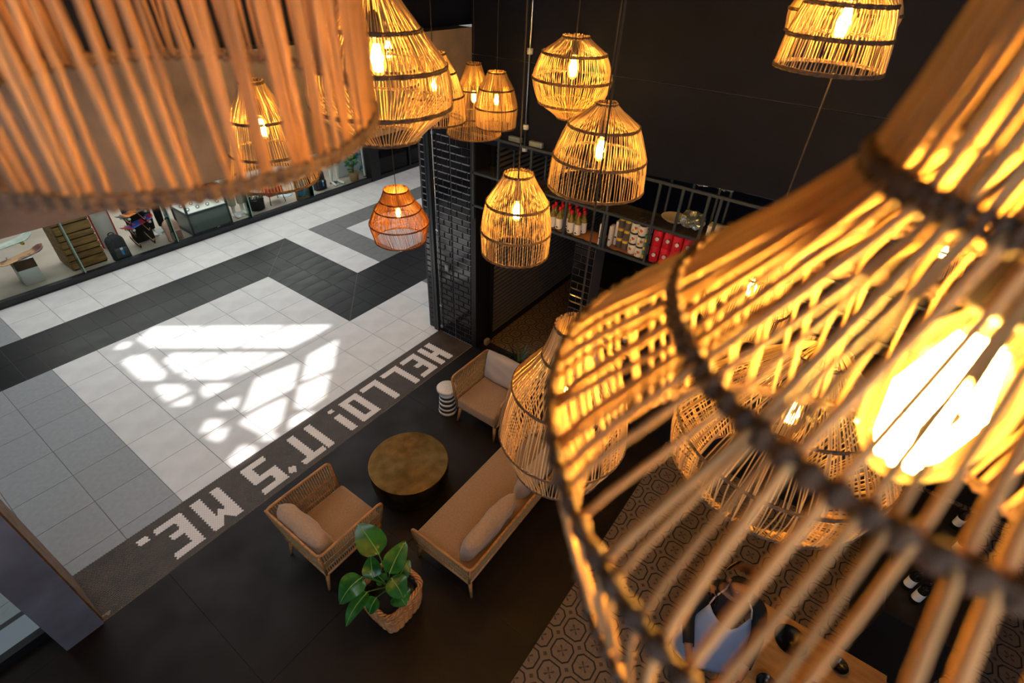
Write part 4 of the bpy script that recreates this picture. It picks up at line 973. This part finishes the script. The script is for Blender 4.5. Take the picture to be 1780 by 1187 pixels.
MB().lathe([(0.135, 1.58), (0.138, 1.61), (0.136, 1.66), (0.13, 1.70)], 36, (0.055, 0, 0), False, False).build('clear_visor', glass('clear_visor', (0.9, 0.93, 0.97), 0.35), pw, True)
# table with dark bowls
wt = thing('dining_table', 'tan wooden table with dark bowls in front of the person', 'table', (-1.55, -7.45, 0))
link('table_top', rbox((-0.42, -0.62, 0.71), (0.38, 0.34, 0.75), 0.008, 2, 'table_top', P('honey_oak', (196, 146, 92), 0.5, col2=(170, 120, 70), scale=4, stretch=(6, 1, 1))), wt)
for sx in (-0.36, 0.32):
    for sy in (-0.56, 0.28): MB().tube([(sx, sy, 0.71), (sx, sy, 0)], [0.028, 0.02], 8).build('leg', BLACKM, wt, True)
for i, (x, y, r, lab) in enumerate(((-1.40, -7.36, 0.13, 'large black bowl on the wooden table'), (-1.72, -7.60, 0.11, 'medium black bowl on the wooden table'), (-1.36, -7.72, 0.07, 'small black bowl at the far table edge'), (-1.86, -7.28, 0.08, 'small black bowl at the near table corner'))):
    b_ = thing('black_bowl', lab, 'bowl', (x, y, 0.75))
    MB().lathe([(r * .5, 0), (r * .55, 0.004), (r * .9, 0.035), (r, 0.06), (r * .96, 0.06), (r * .8, 0.03), (0.004, 0.012)], 28).build('bowl', P('black_ceramic', (16, 15, 15), 0.25), b_, True)
# wine bottles on a dark side bar
sb = thing('side_bar', 'dark side bar behind the wooden table', 'counter', (-0.2, -8.25, 0))
MB().box((-0.5, -0.3, 0), (1.1, 0.3, 0.9)).build('body', BLACKM, sb); MB().box((-0.53, -0.32, 0.9), (1.13, 0.32, 0.93)).build('worktop', P('dark_worktop', (34, 30, 28), 0.4), sb)
for i, (px, py, lab) in enumerate(((1584, 1010, 'dark bottle with white label, left one of the close pair'), (1598, 1034, 'dark bottle with white label, lower one of the close pair'), (1668, 905, 'dark bottle with pale label standing farther along the side bar'), (1668, 950, 'dark bottle with grey label nearest the far bottle'))):
    p = atz(px, py, 1.03)
    b_ = thing('wine_bottle', lab, 'bottle', (max(-0.66, min(p.x, 0.85)), max(-8.5, min(p.y, -8.0)), 0.93), PI * 0.25)
    MB().lathe([(0.036, 0), (0.038, 0.005), (0.038, 0.19), (0.03, 0.22), (0.014, 0.25), (0.014, 0.30)], 18).build('glass_body', P('dark_bottle_glass', (18, 22, 18), 0.1), b_, True)
    MB().lathe([(0.0386, 0.05), (0.0386, 0.15)], 18, (0, 0, 0), False, False).build('label', PAPER, b_, True)
    MB().lathe([(0.0155, 0.25), (0.016, 0.305), (0.012, 0.308)], 12).build('cap', BLACKP, b_, True)

# ================================================================== SHOP WINDOW
def at(px, py): p = atz(px, py, 0.0); return p
# white plinth with a sample board lying on it
p = Vector((-2.82, 5.55, 0))
pd = thing('display_plinth', 'white display plinth under the painted skate deck', 'plinth', p)
link('body', rbox((-0.15, -0.17, 0), (0.15, 0.17, 0.48), 0.004, 1, 'body', PLINTH), pd)
MB().box((-0.151, -0.172, 0.30), (0.151, 0.171, 0.478)).build('stained_wood_cap', P('stained_wood', (86, 58, 34), 0.5, col2=(50, 32, 18), scale=5), pd)
def deck(label, loc, rz, L_, Wd, mtop, truck=True, tilt=0.0, wheelc=(60, 60, 62)):
    d = thing('skateboard', label, 'skateboard', loc, rz); v = []; n_ = 22
    for side in (0, 1):
        for i in range(n_ + 1):
            t = -1 + 2 * i / n_; hw = Wd / 2 * math.sqrt(max(0.0, 1 - max(0, (abs(t) - 0.72) / 0.28) ** 2)) + 0.002
            z = 0.06 * max(0, abs(t) - 0.68) / 0.32 * L_ / 0.8
            for s in (-1, -0.5, 0, 0.5, 1): v.append((t * L_ / 2, s * hw, z + 0.006 * s * s + side * 0.011))
    f = []; K = (n_ + 1) * 5
    for i in range(n_):
        for j in range(4):
            a = i * 5 + j; f += [(a, a + 5, a + 6, a + 1), (K + a, K + a + 1, K + a + 6, K + a + 5)]
        for a in (i * 5, i * 5 + 4): f.append((a, a + 5, K + a + 5, K + a) if a % 5 else (a + 5, a, K + a, K + a + 5))
    MB().add(v, f).build('deck', mtop, d, True)
    if truck:
        for x in (-L_ * .28, L_ * .28):
            t_ = MB().cbox((x, 0, -0.02), (0.05, 0.05, 0.04)).tube([(x, -0.09, -0.035), (x, 0.09, -0.035)], 0.010, 8).build('truck', CHROME, d)
            for y in (-0.085, 0.085): MB().tube([(x, y - 0.017, -0.035), (x, y + 0.017, -0.035)], 0.027, 14).build('wheel', P('wheel_%d_%d' % (wheelc[0], wheelc[1]), wheelc, 0.4), d, True)
    return d
deck('painted wooden skate deck balanced on the white plinth', (-2.84, 5.50, 0.485), 0.35, 0.92, 0.21, P('painted_deck', (196, 150, 108), 0.35, col2=(120, 74, 70), scale=4.5, lo=0.52, hi=0.6), False)
dk2 = deck('pale longboard propped behind the painted skate deck', (-2.95, 5.86, 0.62), 0.25, 1.1, 0.24, P('pale_deck', (200, 206, 200), 0.3, col2=(150, 170, 160), scale=5), True, wheelc=(226, 180, 40))
# slatted wooden crate
cr = thing('slatted_crate', 'slatted wooden crate stand behind the shop glass', 'crate', (-1.92, 5.65, 0))
zs = [0.02, 0.20, 0.33, 0.45, 0.60, 0.72, 0.90, 1.04, 1.2]
for i in range(len(zs) - 1): MB().box((-0.29, -0.32, zs[i] + 0.012), (0.29, -0.295, zs[i + 1] - 0.012)).build('plank', WOODP, cr); MB().box((-0.31, -0.30, zs[i] + 0.006), (-0.285, 0.30, zs[i + 1] - 0.006)).build('plank', WOODP, cr)
MB().box((-0.28, -0.29, 0.0), (0.28, 0.30, 1.19)).build('core', P('dark_crate_core', (14, 10, 7), 0.9), cr)
sgn = thing('lightbox_stand', 'white panel with red edges standing behind the crate', 'sign', (-1.30, 5.95, 0))
link('panel', rbox((-0.16, -0.015, 0), (0.16, 0.015, 1.3), 0.004, 1, 'panel', PAPER), sgn)
for x in (-0.165, 0.165): MB().box((x - 0.012, -0.02, 0), (x + 0.012, 0.02, 1.3)).build('red_edge', P('red_edge', (196, 50, 30), 0.4), sgn)
def backpack(label, loc, rz, c, cdark, lean=0.12, tagc=None, pocket=None, s=1.0):
    b = thing('backpack', label, 'backpack', loc, rz); m_ = P('bagcloth_%d_%d_%d' % c, c, 0.85, col2=tuple(max(0, q - 18) for q in c), scale=30); v = []; f = []; n_, m2 = 14, 20
    for i in range(n_ + 1):
        t = i / n_; z = 0.46 * t * s; sc = (1 - max(0, (t - 0.72) / 0.28) ** 2.2 * 0.75); th = (0.09 - 0.03 * t) * (1 - max(0, (t - 0.8) / 0.2) ** 2 * 0.8)
        for k in range(m2):
            a = 2 * PI * k / m2; cx_, sx_ = math.cos(a), math.sin(a)
            x = 0.155 * s * sc * (abs(cx_) ** 0.6) * (1 if cx_ > 0 else -1); y = th * s * (abs(sx_) ** 0.7) * (1 if sx_ > 0 else -1)
            v.append((x, y + lean * z, z))
    for i in range(n_):
        for k in range(m2): f.append((i * m2 + k, i * m2 + (k + 1) % m2, (i + 1) * m2 + (k + 1) % m2, (i + 1) * m2 + k))
    f += [tuple(range(m2))[::-1], tuple(n_ * m2 + k for k in range(m2))]
    MB().add(v, f).build('bag_body', m_, b, True)
    link('front_pocket', rbox((-0.115 * s, -0.115 * s, 0.04 * s), (0.115 * s, -0.05 * s, 0.23 * s), 0.03 * s, 3, 'front_pocket', P('bagpocket_%d_%d_%d' % cdark, cdark, 0.85)), b)
    MB().tube([(0.05 * s * math.cos(q * PI / 8), lean * 0.46 * s, 0.455 * s + 0.04 * s * math.sin(q * PI / 8)) for q in range(9)], 0.009 * s, 6).build('handle', BLACKC, b, True)
    for x in (-0.07, 0.07): MB().tube([(x * s, 0.05 + 0.0, 0.43 * s), (x * s * 1.2, 0.12, 0.25 * s), (x * s * 1.3, 0.08, 0.05)], 0.014 * s, 6).build('shoulder_strap', BLACKC, b, True)
    if tagc:
        MB().box((-0.012, -0.128 * s, 0.11), (0.028, -0.124 * s, 0.24)).build('price_tag', P('blue_tag', (40, 150, 220), 0.5), b)
        MB().box((-0.014, -0.129 * s, 0.22), (0.03, -0.1235 * s, 0.265)).build('tag_end', PAPER, b)
    return b
backpack('charcoal backpack with blue tag leaning on the slatted crate', (-1.40, 5.25, 0.0), 0.0, (58, 58, 62), (70, 70, 74), 0.18, True, s=1.05)
backpack('pink backpack behind the shop glass next to the display case', (-0.32, 5.28, 0.0), 0.1, (214, 168, 150), (150, 112, 104), 0.12)
backpack('dark grey backpack with blue tag near the white mannequin legs', (3.55, 5.42, 0.0), 0.0, (54, 54, 58), (44, 44, 48), 0.1, True, s=1.15)
# skateboard rack
rkx = thing('skateboard_rack', 'black plywood skateboard rack with curved pale edged arms', 'rack', (-0.92, 5.62, 0))
MB().box((-0.05, 0.05, 0), (0.35, 0.09, 1.15)).build('back_board', P('rack_black', (18, 18, 18), 0.6), rkx)
for sx in (-0.16, 0.12):
    for lv, zz in ((0, 0.10), (1, 0.34), (2, 0.58)):
        a_ = MB(); q_ = [(sx + 0.06, 0.06 - 0.42 * t, zz + 0.10 * (1 - t) ** 2 + (0.07 if t > 0.93 else 0)) for t in [i / 12 for i in range(13)]]
        for i in range(12): a_.add([(q_[i][0] + e, q_[i][1], q_[i][2] + h) for e in (0, 0.018) for h in (0, -0.05)] + [(q_[i + 1][0] + e, q_[i + 1][1], q_[i + 1][2] + h) for e in (0, 0.018) for h in (0, -0.05)], [(0, 2, 6, 4), (1, 5, 7, 3), (0, 4, 5, 1), (2, 3, 7, 6)])
        o = a_.build('arm', P('rack_black', (18, 18, 18), 0.6), rkx)
        MB().tube([(x + 0.009, y, z + 0.003) for x, y, z in q_], 0.0085, 5).build('pale_edge', P('ply_edge', (206, 160, 110), 0.6), o, True)
for i, (z, lab, c, c2_) in enumerate(((0.50, 'white nosed skateboard with blue and red stripes on the lower rack arms', (40, 90, 190), (190, 40, 40)), (0.74, 'white nosed skateboard with orange stripes on the upper rack arms', (226, 120, 40), (60, 60, 64)))):
    deck(lab, (-0.86, 5.42, z), 0.45, 0.78, 0.21, P('striped_deck_%d' % i, c, 0.4, col2=c2_, scale=3.2, stretch=(3, .6, 1), lo=0.49, hi=0.51), True, wheelc=(226, 224, 220))
# glass display case
dc = thing('display_case', 'low grey glass topped display case behind the shop glass', 'display case', (0.45, 5.50, 0))
fr_ = MB(); W2, D2, H2 = 0.44, 0.34, 0.62
for x in (-W2, W2):
    for y in (-D2, D2): fr_.cbox((x, y, H2 / 2 + 0.15), (0.04, 0.04, H2 + 0.3))
for z in (0.03, H2 - 0.15, H2 + 0.28):
    for y in (-D2, D2): fr_.cbox((0, y, z), (2 * W2, 0.04, 0.035))
    for x in (-W2, W2): fr_.cbox((x, 0, z), (0.04, 2 * D2, 0.035))
fr_.build('frame', P('case_frame', (70, 76, 78), 0.4, metal=0.3), dc)
MB().box((-W2, -D2 - 0.004, 0.05), (W2, -D2 + 0.004, H2 - 0.17)).build('front_panel', P('case_grey_panel', (104, 112, 112), 0.25), dc)
MB().box((-W2 - 0.004, -D2, 0.05), (-W2 + 0.004, D2, H2 - 0.17)).build('side_panel', P('case_grey_panel', (104, 112, 112), 0.25), dc)
MB().box((-W2, -D2, H2 - 0.14), (W2, D2, H2 - 0.12)).build('display_tray', PAPER, dc)
MB().box((-W2, -D2, H2 + 0.29), (W2, D2, H2 + 0.30)).build('glass_top', GLASSW, dc)
for i in range(8):
    x, y = -0.34 + 0.22 * (i % 4), -0.2 + 0.28 * (i // 4)
    w_ = thing('wrist_watch', 'small steel watch in the display case, %s row, %s from the backpack' % (('front', 'back')[i // 4], ORD[i % 4]), 'watch', (0.45 + x, 5.50 + y, H2 - 0.12), 0, 'watches in the display case')
    MB().tube([(0.035 * math.cos(q * PI / 8), 0, 0.035 + 0.03 * math.sin(q * PI / 8)) for q in range(16)], 0.007, 5, closed=True).build('strap', BLACKC, w_, True)
    MB().lathe([(0.02, 0.066), (0.022, 0.07), (0.02, 0.077)], 16).build('dial', CHROME, w_, True)
lk = thing('padlock', 'white padlock lying at the foot of the display case', 'padlock', (0.52, 5.03, 0.0))
link('body', rbox((-0.06, -0.03, 0), (0.06, 0.03, 0.05), 0.008, 2, 'body', PAPER), lk); MB().tube([(0.035 * math.cos(q * PI / 8), 0, 0.05 + 0.04 * math.sin(q * PI / 8)) for q in range(9)], 0.007, 6).build('shackle', CHROME, lk, True)
# mannequins
def mannequin(label, loc, rz, cloth):
    m_ = thing('mannequin', label, 'mannequin', loc, rz); b = figure(m_, 1.78, MANN)
    MB().lathe([(0.17, 0), (0.17, 0.008), (0.16, 0.012)], 32).build('base_plate', CHROME, m_, True)
    for nm, mt, fn, of in cloth: shell(nm, b, mt, m_, fn, of)
    return m_
mannequin('mannequin in pale linen trousers behind the shop glass', (1.26, 5.47, 0.0), -PI / 2, [('trousers', P('linen', (176, 166, 148), 0.9), lambda c: 0.26 < c.z < 1.04 and abs(c.y) < 0.26, 0.035), ('shirt', P('white_shirt', (220, 218, 214), 0.9), lambda c: 1.0 < c.z < 1.53 and abs(c.y) < 0.34, 0.02)])
mannequin('mannequin in khaki shorts with bare white legs behind the glass', (4.08, 5.45, 0.0), -PI / 2, [('shorts', P('khaki', (92, 82, 68), 0.9), lambda c: 0.56 < c.z < 1.04 and abs(c.y) < 0.26, 0.035), ('shirt', P('grey_shirt', (120, 120, 124), 0.9), lambda c: 1.0 < c.z < 1.53 and abs(c.y) < 0.34, 0.02)])
mannequin('mannequin in green jacket and black trousers behind the skate rack', (-0.38, 5.90, 0.0), -PI / 2, [('trousers', BLACKC, lambda c: 0.12 < c.z < 1.04 and abs(c.y) < 0.26, 0.025), ('jacket', P('forest_quilt', (42, 58, 34), 0.85), lambda c: 0.82 < c.z < 1.56, 0.045)])
mannequin('mannequin dimly visible behind the dark door glass', (6.85, 5.45, 0.0), -PI / 2, [('shorts', BLACKC, lambda c: 0.56 < c.z < 1.04 and abs(c.y) < 0.26, 0.03), ('shirt', BLACKC, lambda c: 1.0 < c.z < 1.53 and abs(c.y) < 0.34, 0.02)])
# black basket of hats, red stool, framed print, round mirror, shop plant, poster
hb = thing('round_basket', 'round black woven basket full of patterned caps', 'basket', (1.72, 5.48, 0))
MB().lathe([(0.17, 0), (0.19, 0.02), (0.205, 0.30), (0.195, 0.31), (0.18, 0.28), (0.0, 0.26)], 32).build('basket', P('black_weave', (26, 26, 26), 0.8, bump=0.8, bscale=60), hb, True)
for i in range(5):
    a = i * 1.4; x, y = (0.10 * math.cos(a), 0.10 * math.sin(a)) if i else (0, 0)
    c_ = thing('patterned_cap', 'patterned fabric cap in the black basket, %s from the glass fin' % ORD[i], 'cap', (1.72 + x, 5.48 + y, 0.27 + 0.02 * (i % 3)), a, 'caps in the black basket')
    MB().lathe([(0.075, 0), (0.078, 0.03), (0.06, 0.07), (0.02, 0.09)], 16).build('crown', P('floral_print', (40, 34, 34), 0.9, col2=(206, 190, 170), scale=30, lo=0.5, hi=0.55), c_, True)
    v = [(0.07 * math.cos(t), 0.07 * math.sin(t), 0.004) for t in [-0.8 + 0.2 * q for q in range(9)]] + [(0.07 + 0.055 * math.cos(t) * 0.9, 0.095 * math.sin(t), 0.0) for t in [-0.8 + 0.2 * q for q in range(9)]]
    MB().add(v, [(q, q + 1, q + 10, q + 9) for q in range(8)]).build('brim', P('floral_print', (40, 34, 34), 0.9), c_, True)
rs = thing('red_stool', 'red seated stool on thin black legs behind the glass', 'stool', (2.25, 5.55, 0))
link('seat', rbox((-0.2, -0.16, 0.20), (0.2, 0.16, 0.42), 0.02, 2, 'seat', P('red_vinyl', (176, 34, 34), 0.45)), rs)
for x in (-0.18, 0.18):
    for y in (-0.14, 0.14): MB().tube([(x, y, 0.2), (x * 1.15, y * 1.15, 0)], 0.010, 6).build('leg', BLACKM, rs, True)
mi = thing('floor_disc', 'pale round plate lying on the shop floor by the red stool', 'plate', (2.70, 5.75, 0))
MB().lathe([(0.16, 0), (0.17, 0.006), (0.16, 0.014), (0.10, 0.012), (0.0, 0.011)], 36).build('plate', P('pale_ceramic', (206, 212, 214), 0.2, col2=(150, 180, 200), scale=8), mi, True)
fp = thing('framed_print', 'framed ocean print leaning inside the shop glass', 'picture', (2.86, 5.20, 0), 0.08)
for a, b in (((-0.20, 0, 0), (-0.15, .03, .50)), ((0.15, 0, 0), (0.20, .03, .50)), ((-0.2, 0, 0), (0.2, .03, .05)), ((-0.2, 0, .45), (0.2, .03, .50))): MB().box(a, b).build('frame_bar', WOODP, fp)
MB().box((-0.15, 0.012, 0.05), (0.15, 0.02, 0.45)).build('print', P('ocean_print', (24, 70, 92), 0.4, col2=(90, 150, 170), scale=6), fp)
sp = thing('shop_pot_plant', 'leafy green pot plant beside the white mannequin legs', 'plant', (4.56, 5.25, 0))
MB().lathe([(0.10, 0), (0.115, 0.01), (0.13, 0.24), (0.12, 0.25), (0.11, 0.22), (0, 0.21)], 24).build('pot', P('tan_pot', (160, 126, 92), 0.8), sp, True)
rnd = random.Random(9)
for i in range(16):
    a = rnd.uniform(0, 2 * PI); r1 = rnd.uniform(0.03, 0.16); z1 = rnd.uniform(0.34, 0.72); b0 = Vector((r1 * math.cos(a), r1 * math.sin(a), z1)); t0 = b0 + Vector((0.15 * math.cos(a), 0.15 * math.sin(a), rnd.uniform(-0.05, 0.09)))
    leaf(sp, b0, t0, 0.13, 0.15, m=P('shop_leaf', (48, 104, 44), 0.35), n=8, seed=i); MB().tube([(0, 0, 0.2), b0 * 0.6 + Vector((0, 0, 0.1)), b0], 0.004, 5).build('stem', P('plant_stem', (70, 110, 44), 0.4), sp)
po = thing('wave_poster', 'blue and white wave poster with black swirl emblem', 'poster', (4.86, 5.72, 0.0))
MB().box((-0.5, 0, 0.0), (0.40, 0.02, 1.6)).build('board', P('wave_print', (236, 244, 248), 0.5, col2=(40, 150, 196), scale=2.6, lo=0.50, hi=0.56, detail=6), po)
sw_ = MB(); o_ = []
for i in range(13):
    t = i / 12; a = 2.6 - 3.4 * t; o_.append(((0.16 * math.cos(a) * (1 - .2 * t), 0.16 * math.sin(a) * (1 - .2 * t)), 0.026 * math.sin(PI * t) + 0.003))
v = []; 
for (x, z), ww in o_:
    l_ = math.hypot(x, z); v += [(-0.14 + x * (1 - ww / l_), -0.003, 0.80 + z * (1 - ww / l_)), (-0.14 + x * (1 + ww / l_), -0.003, 0.80 + z * (1 + ww / l_))]
MB().add(v, [(2 * i, 2 * i + 1, 2 * i + 3, 2 * i + 2) for i in range(12)]).build('swirl_emblem', P('black_print', (20, 22, 26), 0.6), po)
tx = bpy.data.curves.new('poster_lettering', 'FONT'); tx.body = 'RIP CURL'; tx.size = 0.12; tx.shear = 0.3; tx.align_x = 'CENTER'; tx.extrude = 0.001
to = bpy.data.objects.new('poster_lettering', tx); COL.objects.link(to); dg = bpy.context.evaluated_depsgraph_get()
me = bpy.data.meshes.new_from_object(to.evaluated_get(dg)); bpy.data.objects.remove(to); me.materials.clear(); me.materials.append(MATS['black_print'])
link('lettering', me, po, (-0.12, -0.004, 0.55), (PI / 2, 0, 0))
tubel = thing('lamp_tube_sign', 'slim upright white light strip by the black door frame', 'light', (4.98, 5.30, 0))
MB().box((-0.02, -0.02, 0.02), (0.02, 0.02, 1.6)).build('strip', PAPER, tubel); MB().box((-0.03, -0.03, 0), (0.03, 0.03, 0.02)).build('foot', BLACKM, tubel)
